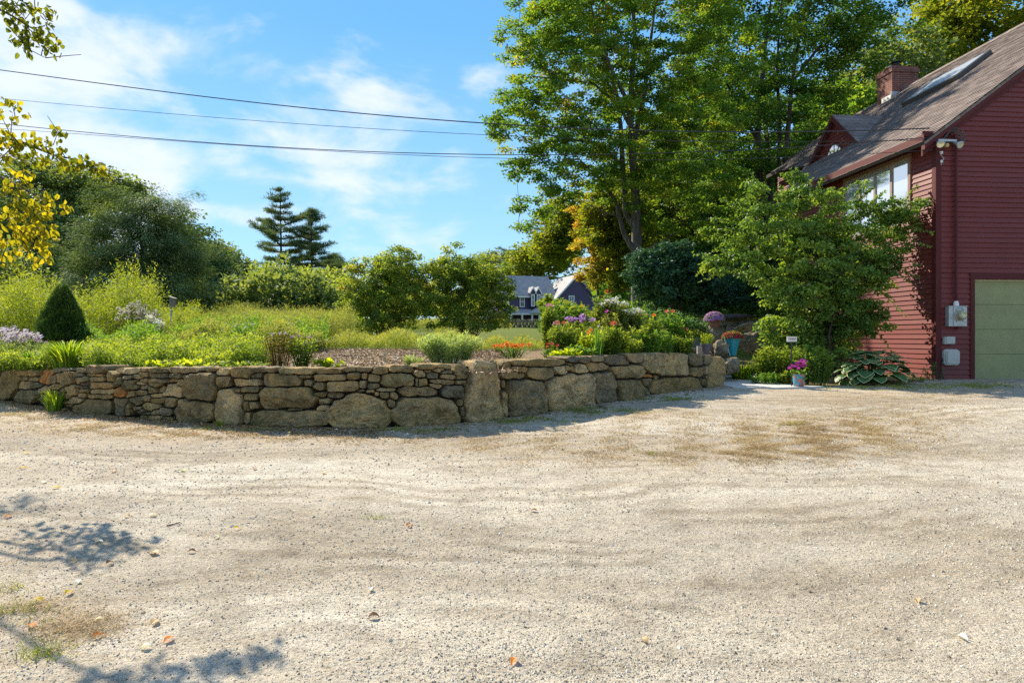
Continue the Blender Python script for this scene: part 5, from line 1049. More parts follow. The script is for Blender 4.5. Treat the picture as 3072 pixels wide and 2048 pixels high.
# feathery thicket left and right of the spruce, and the meadow, too many stalks to count
def region(n, px0, px1, y0, y1, power=1.0):
    px = RS.uniform(px0, px1, n); Y = y0+(y1-y0)*RS.rand(n)**power; X = (px-CX)/F*Y; return px, X, Y, zgard(X, Y)
def thicket(name, label, px0, px1, y0, y1, n, hfun, mat, per=16, L=.09, W=.022, cat='plants', spread=.10, flower=None):
    px, X, Y, Z = region(n, px0, px1, y0, y1); h = hfun(px, Y)*(1.1-.5*RS.rand(n)**1.6); b = MB()
    ln = RS.randn(n, 2)*.10*h[:, None]; base = np.stack([X, Y, Z-.02], 1)
    b.blades(base, np.stack([0*h, 0*h, h], 1), .010, np.stack([ln[:, 0], ln[:, 1], 0*h], 1), RS.rand(n)*.3)
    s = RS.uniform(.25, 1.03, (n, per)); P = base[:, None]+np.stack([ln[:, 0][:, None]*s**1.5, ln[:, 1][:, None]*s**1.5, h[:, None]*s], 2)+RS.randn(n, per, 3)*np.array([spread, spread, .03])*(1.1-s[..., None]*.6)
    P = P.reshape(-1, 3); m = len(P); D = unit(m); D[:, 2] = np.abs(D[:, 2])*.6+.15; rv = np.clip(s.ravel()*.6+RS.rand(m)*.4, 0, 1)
    b.leaves(P, D, unit(m)*.7+np.array([0, 0, .8]), L*(.7+.6*RS.rand(m)), W, rv)
    o = b.build(name, mat); tag(o, label, cat, kind='stuff'); return o
thicket('goldenrod_thicket', 'feathery yellow green thicket behind the dwarf spruce', -120, 460, 15.5, 23, 1100, lambda px, Y: 1.50+.28*np.sin(px/50.)+.20*np.sin(px/17.+Y), LM['goldenrod'], 60, .11, .020, 'thicket', .13)
thicket('shaded_undergrowth', 'dark leafy undergrowth below the feathery thicket', 180, 520, 12.8, 15.5, 600, lambda px, Y: .46+.15*np.sin(px/30.), LM['green'], 40, .07, .022, 'undergrowth', .10)
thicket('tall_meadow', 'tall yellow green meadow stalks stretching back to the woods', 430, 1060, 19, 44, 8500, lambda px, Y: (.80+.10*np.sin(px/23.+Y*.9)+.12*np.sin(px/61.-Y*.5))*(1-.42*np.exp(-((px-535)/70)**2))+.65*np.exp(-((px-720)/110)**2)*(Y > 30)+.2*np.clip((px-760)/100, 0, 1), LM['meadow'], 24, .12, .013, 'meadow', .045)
thicket('tall_meadow', 'distant meadow stalks at the foot of the left hand woods', -300, 600, 24, 46, 4500, lambda px, Y: 1.25+.25*np.sin(px/40.+Y*.4), LM['goldenrod'], 24, .16, .022, 'meadow', .08)
thicket('meadow_edge', 'far grass strip in front of the two pines and viburnums', 600, 1370, 46, 60, 2600, lambda px, Y: .9+0*px, LM['meadow'], 14, .22, .03, 'meadow', .1)
thicket('dead_stalks', 'brown dead stalks standing among the meadow growth', 430, 1050, 20, 40, 900, lambda px, Y: .95+.2*np.sin(px/29.)-.35*np.exp(-((px-520)/50)**2), LM['brownish'], 16, .09, .016, 'dead stalks', .05)
thicket('meadow_herbs', 'mid green herbs in patches at the front of the meadow', 480, 980, 15, 22, 420, lambda px, Y: .62+.2*np.sin(px/33.+Y)-.2*np.exp(-((px-520)/50)**2), LM['green'], 46, .09, .03, 'herbs', .10)
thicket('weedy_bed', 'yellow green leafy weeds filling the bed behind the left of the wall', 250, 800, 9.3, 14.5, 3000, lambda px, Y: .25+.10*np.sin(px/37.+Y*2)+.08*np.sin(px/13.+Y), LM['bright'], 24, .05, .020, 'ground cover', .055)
thicket('weedy_bed', 'taller loose weeds between the leafy bed and the meadow', 420, 960, 14.5, 20, 2200, lambda px, Y: .50+.15*np.sin(px/31.), LM['meadow'], 30, .08, .022, 'ground cover', .07)
thicket('ground_cover', 'low green ground cover hugging the inner side of the wall', -40, 300, 9.9, 12.3, 1000, lambda px, Y: .20+.06*np.sin(px/19.), LM['bright'], 26, .05, .022, 'ground cover', .05)
thicket('weedy_edge', 'rough weeds at the feet of the twin viburnums', 960, 1420, 16.5, 23.5, 1500, lambda px, Y: .34+.12*np.sin(px/23.), LM['grassgreen'], 16, .10, .016, 'weeds', .08)
thicket('weedy_edge', 'thin grass along the back of the mulched bed', 1380, 1720, 15.5, 20, 700, lambda px, Y: .22+.1*np.sin(px/13.), LM['grassgreen'], 14, .09, .014, 'weeds', .06)
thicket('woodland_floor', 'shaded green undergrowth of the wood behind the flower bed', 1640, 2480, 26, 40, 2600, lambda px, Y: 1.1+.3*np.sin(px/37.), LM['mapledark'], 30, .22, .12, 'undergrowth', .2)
thicket('woodland_floor', 'sparse shaded plants along the top of the mossy ledge', 2040, 2440, 20.2, 22.5, 500, lambda px, Y: .45+.1*np.sin(px/17.), LM['deep'], 20, .10, .05, 'undergrowth', .10)
thicket('tree_line_undergrowth', 'brushy edge of the woods beyond the meadow', -500, 1050, 52, 78, 2600, lambda px, Y: 4.0+1.0*np.sin(px/60.)+.6*np.sin(px/21.), LM['forest'], 60, .50, .32, 'undergrowth', .55)
thicket('distant_tree_line', 'far wooded edge behind the viburnums and the distant house', 950, 1800, 160, 200, 900, lambda px, Y: 8+2*np.sin(px/45.), LM['forest'], 60, 1.3, .9, 'far wood', 1.6)
thicket('wood_undergrowth', 'leafy depths of the wood seen between trunks behind the house', 1850, 3300, 50, 66, 1500, lambda px, Y: 9+2*np.sin(px/70.), LM['mapledark'], 90, .7, .5, 'far wood', .9)
# white asters and tall stems near the birdhouse
perennial('seeding_aster', 'tall stand of fluffy cream seed heads left of the birdhouse', 405, 15.0, 1.15, 1.12, LM['brownish'], 46, 22, .05, .014, flower=(PM['cream'], 40, .075, 'head'), base=.6)
perennial('seeding_aster', 'smaller cluster of white fluffy heads on dark stems near the birdhouse', 462, 14.6, .42, .85, LM['brownish'], 20, 16, .05, .014, flower=(PM['white'], 18, .075, 'head'), base=.6)
perennial('milkweed', 'upright green stem with broad paired leaves beside the white seed heads', 478, 15.4, .25, .80, LM['bright'], 3, 12, .14, .05)
perennial('bee_balm', 'fresh green leafy clump with faint lilac heads in the mid meadow', 735, 14.2, 1.0, .62, LM['green'], 46, 26, .08, .028, flower=(PM['palelilac'], 6, .035, 'head'))
perennial('bee_balm', 'rounded bright green clump in the middle of the weedy bed', 610, 12.6, .9, .36, LM['lime'], 40, 22, .06, .03)
perennial('cucumber_vine', 'broad leaved lime green plant hanging at the wall top', 985, 8.6, .42, .16, LM['lime'], 14, 7, .075, .07, detail=True)
perennial('strawberry_plant', 'fresh green low plants right behind the wall, left centre', 560, 8.75, 1.1, .14, LM['lime'], 46, 9, .07, .05)
perennial('ground_phlox', 'low bright green mat on the wall top left of the withered clump', 720, 8.7, .8, .12, LM['bright'], 34, 9, .06, .035)
perennial('withered_phlox', 'clump of brown withered stems with green leaves, just left of the bare mulch', 840, 8.85, .48, .50, LM['brownish'], 44, 24, .05, .014, base=.5, flower=(PM['palelilac'], 3, .03, 'head'))
perennial('garden_phlox', 'green leafy stems with pale lilac tips right of the withered stems', 905, 8.85, .55, .46, LM['bright'], 30, 22, .07, .026, flower=(PM['lilac'], 3, .03, 'head'))
perennial('amsonia', 'feathery pale green mound on the wall left of the standing slab', 1345, 9.15, .98, .50, LM['sage'], 150, 34, .085, .011, lean=-.6, base=.35, low=.25)
perennial('amsonia', 'small feathery tuft at the left foot of the pale green mound', 1238, 8.75, .28, .20, LM['sage'], 26, 22, .06, .010, lean=-.6, base=.4)
perennial('marigold', 'low orange marigolds between the feathery mound and the tall flowers', 1540, 11.2, .70, .27, LM['green'], 34, 16, .05, .018, flower=(PM['orange'], 26, .05, 'single'), group='marigolds')
perennial('marigold', 'dark red and orange marigold at the left corner of the tall flowers', 1650, 10.6, .34, .26, LM['green'], 16, 14, .05, .02, flower=[(PM['red'], 4, .04, 'single')], group='marigolds')
perennial('creeping_sedum', 'reddish low plants at the wall right of the standing slab', 1560, 9.6, .8, .13, LM['brownish'], 34, 10, .04, .02)
perennial('lettuce', 'lime green low leafy mound at the lower left of the flower bed', 1700, 10.3, .55, .20, LM['lime'], 26, 12, .10, .05, detail=True)
blades_clump('iris', 'tall dark green sword leaves at the front of the flower bed', 1795, 10.25, .42, .62, LM['green'], 26, .028, upright=.9)
FB = [('zinnia', 'leafy plant topped by one orange zinnia at the left of the flower bed', 1690, 11.4, .55, .62, 'bright', ('salmon', 2, .055, 'single')),
      ('zinnia', 'plant with a large coral zinnia in the middle of the flower bed', 1842, 10.9, .5, .60, 'bright', ('salmon', 2, .06, 'single')),
      ('zinnia', 'plant with a small orange zinnia above the sword leaves', 1775, 10.9, .45, .48, 'lime', ('orange', 2, .045, 'single')),
      ('zinnia', 'dark leaved plant with two red zinnias at the right rear of the bed', 2000, 12.9, .7, .84, 'green', ('salmon', 2, .06, 'single')),
      ('zinnia', 'plant with a peach zinnia left of the red pair', 1955, 12.4, .45, .74, 'bright', ('orange', 1, .06, 'single')),
      ('zinnia', 'plant with salmon blooms at the right edge beside the grey pots', 2050, 12.9, .4, .52, 'bright', ('salmon', 3, .05, 'single')),
      ('garden_phlox', 'tall phlox with the brightest lilac flower heads', 1745, 12.6, .62, .80, 'bright', ('lilac', 7, .085, 'head')),
      ('garden_phlox', 'phlox with pale pink heads left of the bright lilac ones', 1690, 12.8, .6, .66, 'bright', ('pink', 5, .05, 'head')),
      ('garden_phlox', 'tall phlox with white flower heads at the rear of the bed', 1845, 13.2, .7, 1.12, 'meadow', ('white', 12, .075, 'head')),
      ('garden_phlox', 'phlox with whitish heads on the right of the white ones', 1900, 13.0, .6, .92, 'meadow', ('white', 9, .06, 'head')),
      ('rose_bush', 'tallest green plant with one small red bloom before the orange tree', 1815, 13.4, .6, 1.25, 'bright', ('red', 1, .05, 'single')),
      ('cosmos', 'wispy plant with pink blooms in front of the distant purple house', 1650, 13.6, .32, 1.02, 'bright', ('pink', 4, .05, 'single')),
      ('dahlia', 'plant with a single violet bloom in the centre of the bed', 1830, 11.9, .45, .80, 'meadow', ('magenta', 1, .05, 'single')),
      ('peony', 'large dark green leafy clump at the right rear of the flower bed', 1985, 14.4, 1.2, .98, 'deep', None),
      ('peony', 'dark leafy clump behind the green potted chrysanthemum', 2070, 15.0, .8, .80, 'deep', None),
      ('daisy_clump', 'leafy clump of bright foliage without blooms in front centre', 1870, 10.8, .7, .40, 'bright', None),
      ('daisy_clump', 'olive green leafy clump at the right front of the bed', 1960, 11.6, .8, .52, 'green', None),
      ('daisy_clump', 'bright foliage clump tucked against the right end of the wall', 2030, 12.3, .6, .42, 'bright', None),
      ('daisy_clump', 'yellowish leafy clump beneath the bright lilac phlox', 1750, 11.6, .7, .56, 'bright', None),
      ('daisy_clump', 'foliage clump between the coral and peach zinnias', 1905, 11.8, .7, .60, 'bright', None),
      ('daisy_clump', 'pale leafy clump with tiny white blooms left of the coral zinnia', 1790, 11.4, .6, .56, 'meadow', ('white', 3, .025, 'head')),
      ('daisy_clump', 'dark leaved low clump right behind the sword leaves', 1735, 10.5, .5, .26, 'green', None),
      ('daisy_clump', 'low lime clump right of the sword leaves', 1850, 10.45, .45, .22, 'lime', None)]
for nm, lb, px, Y, w_, h_, mt, fl in FB:
    big = w_*h_; perennial(nm, lb, px, Y, w_*1.1, h_, LM[mt], int(26+60*big), int(16+26*h_), .075 if mt != 'deep' else .12, .032 if mt != 'deep' else .035, flower=(PM[fl[0]], *fl[1:]) if fl else None, group='flowers in the raised bed', base=.6)

# --- path and rocks by the steps
PATHM = plain('path_concrete', (.50, .47, .42), .9, .10, 3, .3)
def flat_poly(name, pts, z_off, mat, th=.05):
    P = np.array([[*(road(px, py)[:2]), road(px, py)[2]+z_off] for px, py in pts]); b = MB(); b.poly_prism(P[::-1], (0, 0, -th)); return b.build(name, mat)
o = flat_poly('path', [(2160, 1157), (2158, 1122), (2215, 1118), (2262, 1126), (2330, 1146), (2405, 1160), (2470, 1163), (2330, 1167), (2200, 1165)], .03, PATHM); tag(o, kind='structure')
def rock(name, label, px, py, Y, w, h, d, cat='boulder', mat=BOULDER, sq=3.0, seed=0, rz_=0., group=None, top_slope=0, base=None):
    c = at(px, py, Y); b = MB(); rs = random.Random(seed); nu, nv = 56, 34; V = []; planes = [(*Vector((rs.gauss(0, 1), rs.gauss(-.4, 1), rs.gauss(.3, .8))).normalized(), rs.uniform(.62, .85)) for _ in range(9)]
    for i in range(nv+1):
        ph = -math.pi/2+math.pi*i/nv
        for j in range(nu):
            th = j/nu*2*math.pi; x, y, z = math.cos(ph)*math.cos(th), math.cos(ph)*math.sin(th), math.sin(ph)
            s = (abs(x)**sq+abs(y)**sq+abs(z)**sq)**(-1/sq); v = Vector((x*s, y*s, z*s)); q = v*2.1+Vector((seed*3.1, 0, 0))
            for (fx, fy, fz, fd) in planes:
                dt = v.x*fx+v.y*fy+v.z*fz
                if dt > fd: v *= 1-(1-fd/dt)*.9
            k = 1+.16*mnoise.noise(q)+.09*mnoise.noise(q*2.7)+.04*mnoise.noise(q*7); v *= k
            X, Y_ = v.x*w/2, v.y*d/2; X, Y_ = X*math.cos(rz_)-Y_*math.sin(rz_), X*math.sin(rz_)+Y_*math.cos(rz_)
            V.append((c[0]+X, c[1]+Y_, c[2]+v.z*h/2+top_slope*v.x*(v.z > 0)*h/2))
    q = [(i*nu+j, i*nu+(j+1) % nu, (i+1)*nu+(j+1) % nu, (i+1)*nu+j) for i in range(nv) for j in range(nu)]
    b.add(V, q, None, rs.random()); o = b.build(name, mat, smooth=True); tag(o, label, cat, group); return o
rock('boulder', 'squarish pale boulder under the pot of purple flowers', 2146, 1018, 15.6, .46, .62, .5, seed=1, group='boulders by the garden steps')
rock('boulder', 'lower pale boulder between the small grey pot and the turquoise pot', 2168, 1052, 14.2, .42, .46, .5, seed=2, group='boulders by the garden steps')
rock('boulder', 'big brown boulder with a sloping top right of the turquoise pot', 2262, 1025, 15.2, .80, .52, .6, seed=3, top_slope=.2, group='boulders by the garden steps')
rock('boulder', 'low tan step stone right behind the end of the wall', 2186, 1098, 13.4, .42, .36, .6, seed=4, group='boulders by the garden steps', sq=4)
rock('boulder', 'flat grey stone shelf behind the green potted plant', 2105, 985, 17.2, .62, .34, .5, seed=5, group='boulders by the garden steps', sq=4)
rock('boulder', 'stone beneath the bowl of green chrysanthemum', 2085, 1056, 13.9, .45, .24, .4, seed=8, group='boulders by the garden steps', sq=4)
rock('boulder', 'dark upright stone in shadow left of the big brown boulder', 2245, 985, 17.8, .7, .35, .4, seed=6, group='boulders by the garden steps', sq=4)
rock('boulder', 'dark flat topped stone under the shrubs right of the mossy ledge', 2330, 980, 17.8, .9, .5, .5, seed=9, group='boulders by the garden steps', sq=4)
# retaining ledge with moss on top
LED = root('garden_ledge', 'dark stacked stone ledge with yellow moss on top behind the patio pots', 'stone ledge', tuple(at(2180, 1010, 19)))
k_ = 0
rr = random.Random(9)
for row, (y0, y1) in enumerate([(960, 978), (978, 996), (996, 1016)]):
    x = 2050
    while x < 2400:
        w_ = rr.uniform(28, 62); c = at(x+w_/2, (y0+y1)/2, 19.2); b = MB(); hw, hh = w_/2/F*19.2*.97, (y1-y0)/2/F*19.2*.95; j = rr.uniform(-.03, .03)
        e = .03; b.hexa([(c[0]-hw, c[1]-.15+j, c[2]-hh), (c[0]+hw, c[1]-.15-j, c[2]-hh), (c[0]+hw, c[1]+.3, c[2]-hh), (c[0]-hw, c[1]+.3, c[2]-hh), (c[0]-hw+e, c[1]-.12+j, c[2]+hh), (c[0]+hw-e*.5, c[1]-.12, c[2]+hh), (c[0]+hw, c[1]+.3, c[2]+hh), (c[0]-hw, c[1]+.3, c[2]+hh)], rr.random())
        b.build('stone', BOULDER, LED); x += w_
b = MB(); n = 9000; X = RS.uniform(-.65, 1.0, n)*19.2*.18; px_ = RS.uniform(2060, 2400, n); Y_ = RS.uniform(19.1, 20.0, n); zt = at(2200, 958, 19.2)[2]
P = np.stack([(px_-CX)/F*Y_, Y_, zt+.02+.10*np.clip(np.sin(px_/26.)*.6+.3, 0, 1)*(Y_-19.0)+.01*RS.rand(n)], 1); b.leaves(P-np.array([0, 0, .02]), unit(n)*.6+np.array([0, 0, .8]), unit(n), .04, .03, RS.rand(n)); b.build('moss', LM['moss'], LED)
o = rock('driftwood', 'dark curved log lying across the mossy ledge', 2200, 950, 19.0, 1.5, .16, .2, 'log', plain('weathered_log', (.06, .05, .04), .9, .2, 8), 2.4, 7)

# --- potted plants
def pot(name, label, px, pybot, Y, prof, mat, cat='potted plant', group='potted plants by the steps', z=None):
    p = at(px, pybot, Y)
    if z is not None: p[2] = z
    o = root(name, label, cat, tuple(p), group); b = MB(); b.lathe(p, prof+[(prof[-1][0]-.015, prof[-1][1]), (prof[-1][0]-.02, prof[-1][1]-.04), (.01, prof[-1][1]-.04)], 28); po = b.build('pot', mat, o, smooth=False); return o, p
def mum(o, p, r, h, z0, fm, lm, n=230, fs=.028, dome=1.0):
    b = MB(); m = 700; v = inball(m, .25); v[:, 2] = np.abs(v[:, 2]); P = np.array(p)+np.array([0, 0, z0])+v*np.array([r*.95, r*.95, h*.9]); b.leaves(P, v+unit(m)*.5, unit(m), .05, .025, RS.rand(m)); b.build('foliage', lm, o)
    if fm is not None:
        b = MB(); v = unit(n); v[:, 2] = np.abs(v[:, 2])*dome
        for k in range(n): petals_flower(b, np.array(p)+np.array([0, 0, z0])+v[k]*np.array([r, r, h]), fs, 7, RS.rand(), v[k]+np.array([0, 0, .3]), 2)
        b.build('blooms', fm, o)
TERRA = plain('brown_clay', (.20, .085, .055), .7, .15, 8); TURQ = plain('turquoise_glaze', (.02, .27, .34), .3, .2, 6); DGREY = plain('dark_grey_pot', (.075, .075, .10), .5, .12, 8)
o, p = pot('potted_chrysanthemum', 'purple chrysanthemum in a brown clay pot on the square boulder', 2143, 991, 15.6, [(.0, 0), (.095, 0), (.125, .20), (.135, .20), (.137, .245)], TERRA); mum(o, p, .225, .19, .23, PM['mumlilac'], LM['green'], 340, .030)
o, p = pot('potted_chrysanthemum', 'crimson chrysanthemum in a tall turquoise pot', 2198, 1066, 14.1, [(.0, 0), (.07, 0), (.145, .36), (.16, .36), (.16, .39)], TURQ); mum(o, p, .21, .13, .36, PM['crimson'], LM['green'], 230, .026)
b = MB(); b.tube([tuple(p+np.array([-.20, -.05, .40])), tuple(p+np.array([-.09, -.12, .0]))], .009, 6); ob = b.build('garden_stake', plain('pale_blue_stake', (.30, .45, .52), .5)); tag(ob, 'thin pale blue stake leaning against the turquoise pot', 'stake')
o, p = pot('potted_chrysanthemum', 'green budding chrysanthemum in a dark blue grey pot', 2080, 1044, 14.0, [(.0, 0), (.11, 0), (.16, .19), (.17, .19), (.17, .22)], plain('blue_grey_pot', (.07, .09, .11), .5)); mum(o, p, .25, .22, .17, PM['yellow'], LM['bright'], 60, .012)
perennial('potted_foliage', 'young green shoots growing in the small dark grey pot on the wall end', 0, 0, .30, .22, LM['lime'], 22, 12, .04, .018, loc=tuple(at(2117, 1032, 13.15)), cat='seedlings', base=.7)
o, p = pot('flower_pot', 'small tapered dark grey pot standing on the end of the stone wall', 2117, 1062, 13.15, [(.0, 0), (.06, 0), (.085, .09), (.098, .17), (.106, .17), (.106, .20)], DGREY, cat='flower pot')
b = MB(); b.box(tuple(at(2092, 1062, 13.3)), tuple(at(2110, 1038, 13.3)+np.array([0, .04, 0])), .8); ob = b.build('stone_tag', plain('pale_slate', (.42, .40, .37), .8)); tag(ob, 'small pale upright slab left of the small dark grey pot', 'slab')
def paintedpot():
    m, t, b_, o_ = newmat('painted_ceramic'); v = objco(t, (1, 1, 1)); n = noisen(t, 14, 2, .4, v); 
    Lk(t, ramp(t, n, [(.40, (.03, .24, .42)), (.50, (.05, .33, .47)), (.56, (.50, .10, .07)), (.64, (.55, .13, .05)), (.7, (.05, .30, .45))]), b_.inputs['Base Color']); b_.inputs['Roughness'].default_value = .25; return m
g = road(2396, 1163); o = root('potted_flowers', 'magenta flowers in a small blue pot painted with orange, at the path edge', 'potted plant', tuple(g), 'potted plants by the steps')
b = MB(); b.lathe(g, [(0, .03), (.085, .03), (.102, .12), (.108, .24), (.112, .25), (.098, .25), (.09, .20), (.01, .20)], 28); b.build('pot', paintedpot(), o, smooth=True)
b = MB(); m = 160; b.leaves(g+np.array([0, 0, .22])+RS.randn(m, 3)*np.array([.05, .05, .03]), unit(m)+np.array([0, 0, .8]), unit(m), .10, .045, RS.rand(m), 0, True); b.build('foliage', LM['green'], o)
for k, (dx, dz) in enumerate([(-.16, .36), (-.12, .40), (-.05, .45), (0, .47), (.06, .46), (.10, .42), (.02, .40), (-.04, .38), (.08, .50), (-.02, .34)]):
    b = MB()
    for q in range(5): petals_flower(b, g+np.array([dx, -.03+RS.randn()*.03, dz])+RS.randn(3)*.015, .036, 6, RS.rand(), None, 1)
    b.build('flower', PM['magenta'], o)
# --- sign
SG = root('garden_sign', 'small white garden sign on a thin black stake in front of the leafy bush', 'sign', tuple(road(2377, 1140)))
gs = at(2375, 1017, 12.45); zb = road(2377, 1140)
b = MB(); b.box((gs[0]-.007, 12.45, zb[2]-.05), (gs[0]+.007, 12.462, gs[2])); b.build('stake', plain('black_iron', (.02, .02, .02), .5), SG)
b = MB(); b.box((gs[0]-.090, 12.435, gs[2]-.048), (gs[0]+.090, 12.448, gs[2]+.048)); pl = b.build('plate', plain('sign_cream', (.68, .62, .56), .5), SG)
b = MB(); 
b.box((gs[0]-.055, 12.431, gs[2]-.028), (gs[0]+.07, 12.4345, gs[2]-.018)); b.box((gs[0]-.078, 12.431, gs[2]+.038), (gs[0]+.078, 12.4345, gs[2]+.041)); b.box((gs[0]-.078, 12.431, gs[2]-.041), (gs[0]+.078, 12.4345, gs[2]-.038)); b.build('red_line', plain('sign_red', (.20, .06, .05), .5), pl)
tcu = bpy.data.curves.new('lettering', 'FONT'); tcu.body = 'Caution'; tcu.size = .045; tcu.align_x = 'CENTER'; tcu.extrude = .0008
tf = bpy.data.objects.new('lettering_outline', tcu); tm = bpy.data.meshes.new_from_object(tf); bpy.data.objects.remove(tf); to = bpy.data.objects.new('lettering', tm); C.objects.link(to); to.data.materials.clear(); to.data.materials.append(plain('sign_ink', (.06, .05, .06), .5)); to.parent = pl
to.location = Vector((gs[0], 12.432, gs[2]-.006))-Vector(SG.matrix_world.translation); to.rotation_euler = (R(90), 0, 0)
# --- low plants on the path edge
blades_clump('ornamental_grass', 'arching yellow green grass spilling over the path edge', 2225, 13.9, 1.0, .55, LM['blade'], 620, .012, upright=.2)
blades_clump('ornamental_grass', 'lime green grass clump behind the arching one near the turquoise pot', 2290, 13.9, .9, .60, LM['blade'], 420, .012, upright=.4)
perennial('spirea', 'leafy low shrub behind the garden sign', 2335, 13.4, 1.1, .86, LM['bright'], 110, 40, .07, .032, base=.6)
perennial('spirea', 'pale green leafy shrub spreading right of the painted pot', 2430, 13.1, 1.0, .80, LM['vine'], 100, 40, .07, .035, base=.6)
perennial('spirea', 'low bushy edging between the arching grass and the painted pot', 2310, 13.0, .9, .30, LM['green'], 70, 18, .05, .03, base=.7)
perennial('spirea', 'small leafy mound beside the painted pot, under the big bush', 2370, 12.85, .55, .34, LM['bright'], 36, 22, .06, .035, base=.7)
perennial('weed', 'spindly weed with pale tips at the foot of the house corner', 2800, 13.9, .5, .38, LM['deep'], 14, 12, .06, .022, base=.5, cat='weed')
perennial('weed', 'low weeds between the hosta and the house corner', 2745, 13.6, .5, .16, LM['bright'], 18, 10, .05, .022, base=.7, cat='weed')
def hosta():
    c = road(2622, 1150); o = root('hosta', 'large hosta with dark green leaves edged in cream against the house', 'plant', tuple(c)); b = MB(); n = 130
    for k in range(n):
        f = k/n; a = RS.rand()*6.283; r = .06+.66*f**.8; h = (.44*(1-f**1.8)+.14)*(RS.uniform(.35, 1.0) if k % 2 else 1)+RS.uniform(-.02, .03); Lf = RS.uniform(.20, .29); Wf = Lf*.92
        base = c+np.array([math.cos(a)*r*.75*1.15, math.sin(a)*r*.6, h]); out = np.array([math.cos(a), math.sin(a), 0]); tl = -.1+.75*f+RS.uniform(-.15, .15); d = out*math.cos(tl)-np.array([0, 0, math.sin(tl)]); s = np.array([-math.sin(a), math.cos(a), 0]); u = np.cross(s, d); u = u if u[2] > 0 else -u
        prof = [(0.03, .0), (0.0, .22), (.10, .43), (.30, .52), (.55, .49), (.77, .34), (.92, .15), (1.0, 0)]
        def pt(t, w): return base+d*Lf*t+s*Wf*w+u*(Lf*.16*(1-(2*t-1)**2)-abs(w)*Lf*.10)
        def pi(t, w): return pt(.03+t*.93, w*.90)+u*.0015
        rt = [pt(t, w) for t, w in prof]; lt = [pt(t, -w) for t, w in prof[1:-1]][::-1]; outl = rt+lt
        rt = [pi(t, w) for t, w in prof]; lt = [pi(t, -w) for t, w in prof[1:-1]][::-1]; inn = rt+lt; m = len(outl); mid = pi(.45, 0)+u*.002
        V = outl+inn+[mid]; b.add(V, [(i, (i+1) % m, m+(i+1) % m, m+i) for i in range(m)], None, .8, 1); b.add(inn+[mid], None, [(i, (i+1) % m, m) for i in range(m)], RS.rand(), 0)
        if k % 2 == 0: b.tube([c+np.array([0, 0, 0]), (c+base)/2+np.array([0, 0, .10]), base], .006, 4, rnd=.6)
    b.build('foliage', [leafmat('hosta_leaf', [(0, (.02, .055, .014)), (1, (.055, .11, .028))], .2, .4, 4), leafmat('hosta_margin', [(0, (.26, .30, .14)), (1, (.36, .38, .2))], .3, .5, 4)], o)
    b = MB(); b.tube([c+np.array([.06, 0, .1]), c+np.array([.10, 0, .55]), c+np.array([.13, 0, .72])], [.005, .004, .002], 4); b.build('flower_stalk', STEM, o)
hosta()

# --- distant features
def birdhouse():
    Y = 25; g = gpt(515, Y); o = root('birdhouse', 'weathered wooden birdhouse on a pale post in the meadow', 'birdhouse', g); W_ = plain('weathered_wood', (.22, .17, .13), .8, .2, 15); c = at(519, 905, Y)
    b = MB(); b.tube([(c[0]-.09, Y+.05, g.z-.1), (c[0]-.09, Y+.05, c[2]+.1)], .035, 8); b.build('post', plain('pale_post', (.45, .43, .38), .8), o)
    b = MB(); b.hexa([(c[0]-.09, Y-.09, c[2]-.19), (c[0]+.09, Y-.09, c[2]-.19), (c[0]+.09, Y+.02, c[2]-.19), (c[0]-.09, Y+.02, c[2]-.19), (c[0]-.09, Y-.09, c[2]+.17), (c[0]+.09, Y-.09, c[2]+.11), (c[0]+.09, Y+.02, c[2]+.11), (c[0]-.09, Y+.02, c[2]+.17)]); b.build('box', W_, o)
    b = MB(); b.hexa([(c[0]-.13, Y-.15, c[2]+.185), (c[0]+.13, Y-.15, c[2]+.10), (c[0]+.13, Y+.05, c[2]+.10), (c[0]-.13, Y+.05, c[2]+.185), (c[0]-.13, Y-.15, c[2]+.21), (c[0]+.13, Y-.15, c[2]+.125), (c[0]+.13, Y+.05, c[2]+.125), (c[0]-.13, Y+.05, c[2]+.21)]); b.build('roof', plain('pale_board', (.42, .36, .28), .7), o)
    b = MB(); c2 = (c[0], Y-.0905, c[2]+.02); aa_ = np.arange(14)/14*6.283; V = [(c2[0]+.022*math.cos(t), c2[1], c2[2]+.022*math.sin(t)) for t in aa_]+[c2]; b.add(V, None, [(j, (j+1) % 14, 14) for j in range(14)]); b.build('entrance_hole', EARTH, o)
birdhouse()
def whitepost():
    Y = 55; c = at(862, 842, Y); g = gpt(862, Y); o = root('white_post', 'thin tall white post standing in front of the round tree below the pines', 'post', g); b = MB(); b.tube([(c[0], Y, g.z-.2), tuple(c)], .085, 8, cap=True); b.build('pole', WHITE, o)
    b = MB(); b.lathe(c, [(.0, 0), (.12, 0), (.12, .06), (.0, .10)], 10); b.build('cap', WHITE, o)
whitepost()
b = MB(); rr = random.Random(4)
FW = root('field_wall', 'low rough stone wall across the lawn in front of the distant house', 'wall', tuple(gpt(1530, 75)))
for row in range(3):
    x = 1415
    while x < 1700:
        w_ = rr.uniform(9, 20); Y = 74-(x-1500)*.02; g_ = gpt(x, Y); c = at(x+w_/2, 0, Y); z0 = g_.z-.1+row*.33; hw = w_/2/F*Y*.97; hh = .17
        V = [(c[0]-hw, Y-.25, z0), (c[0]+hw, Y-.25, z0), (c[0]+hw, Y+.3, z0), (c[0]-hw, Y+.3, z0), (c[0]-hw*.85, Y-.2, z0+2*hh), (c[0]+hw*.8, Y-.2, z0+2*hh*rr.uniform(.7, 1.1)), (c[0]+hw*.8, Y+.3, z0+2*hh), (c[0]-hw*.85, Y+.3, z0+2*hh*rr.uniform(.7, 1.1))]
        bb = MB(); bb.hexa(V, rr.random()); bb.build('stone', BOULDER, FW); x += w_
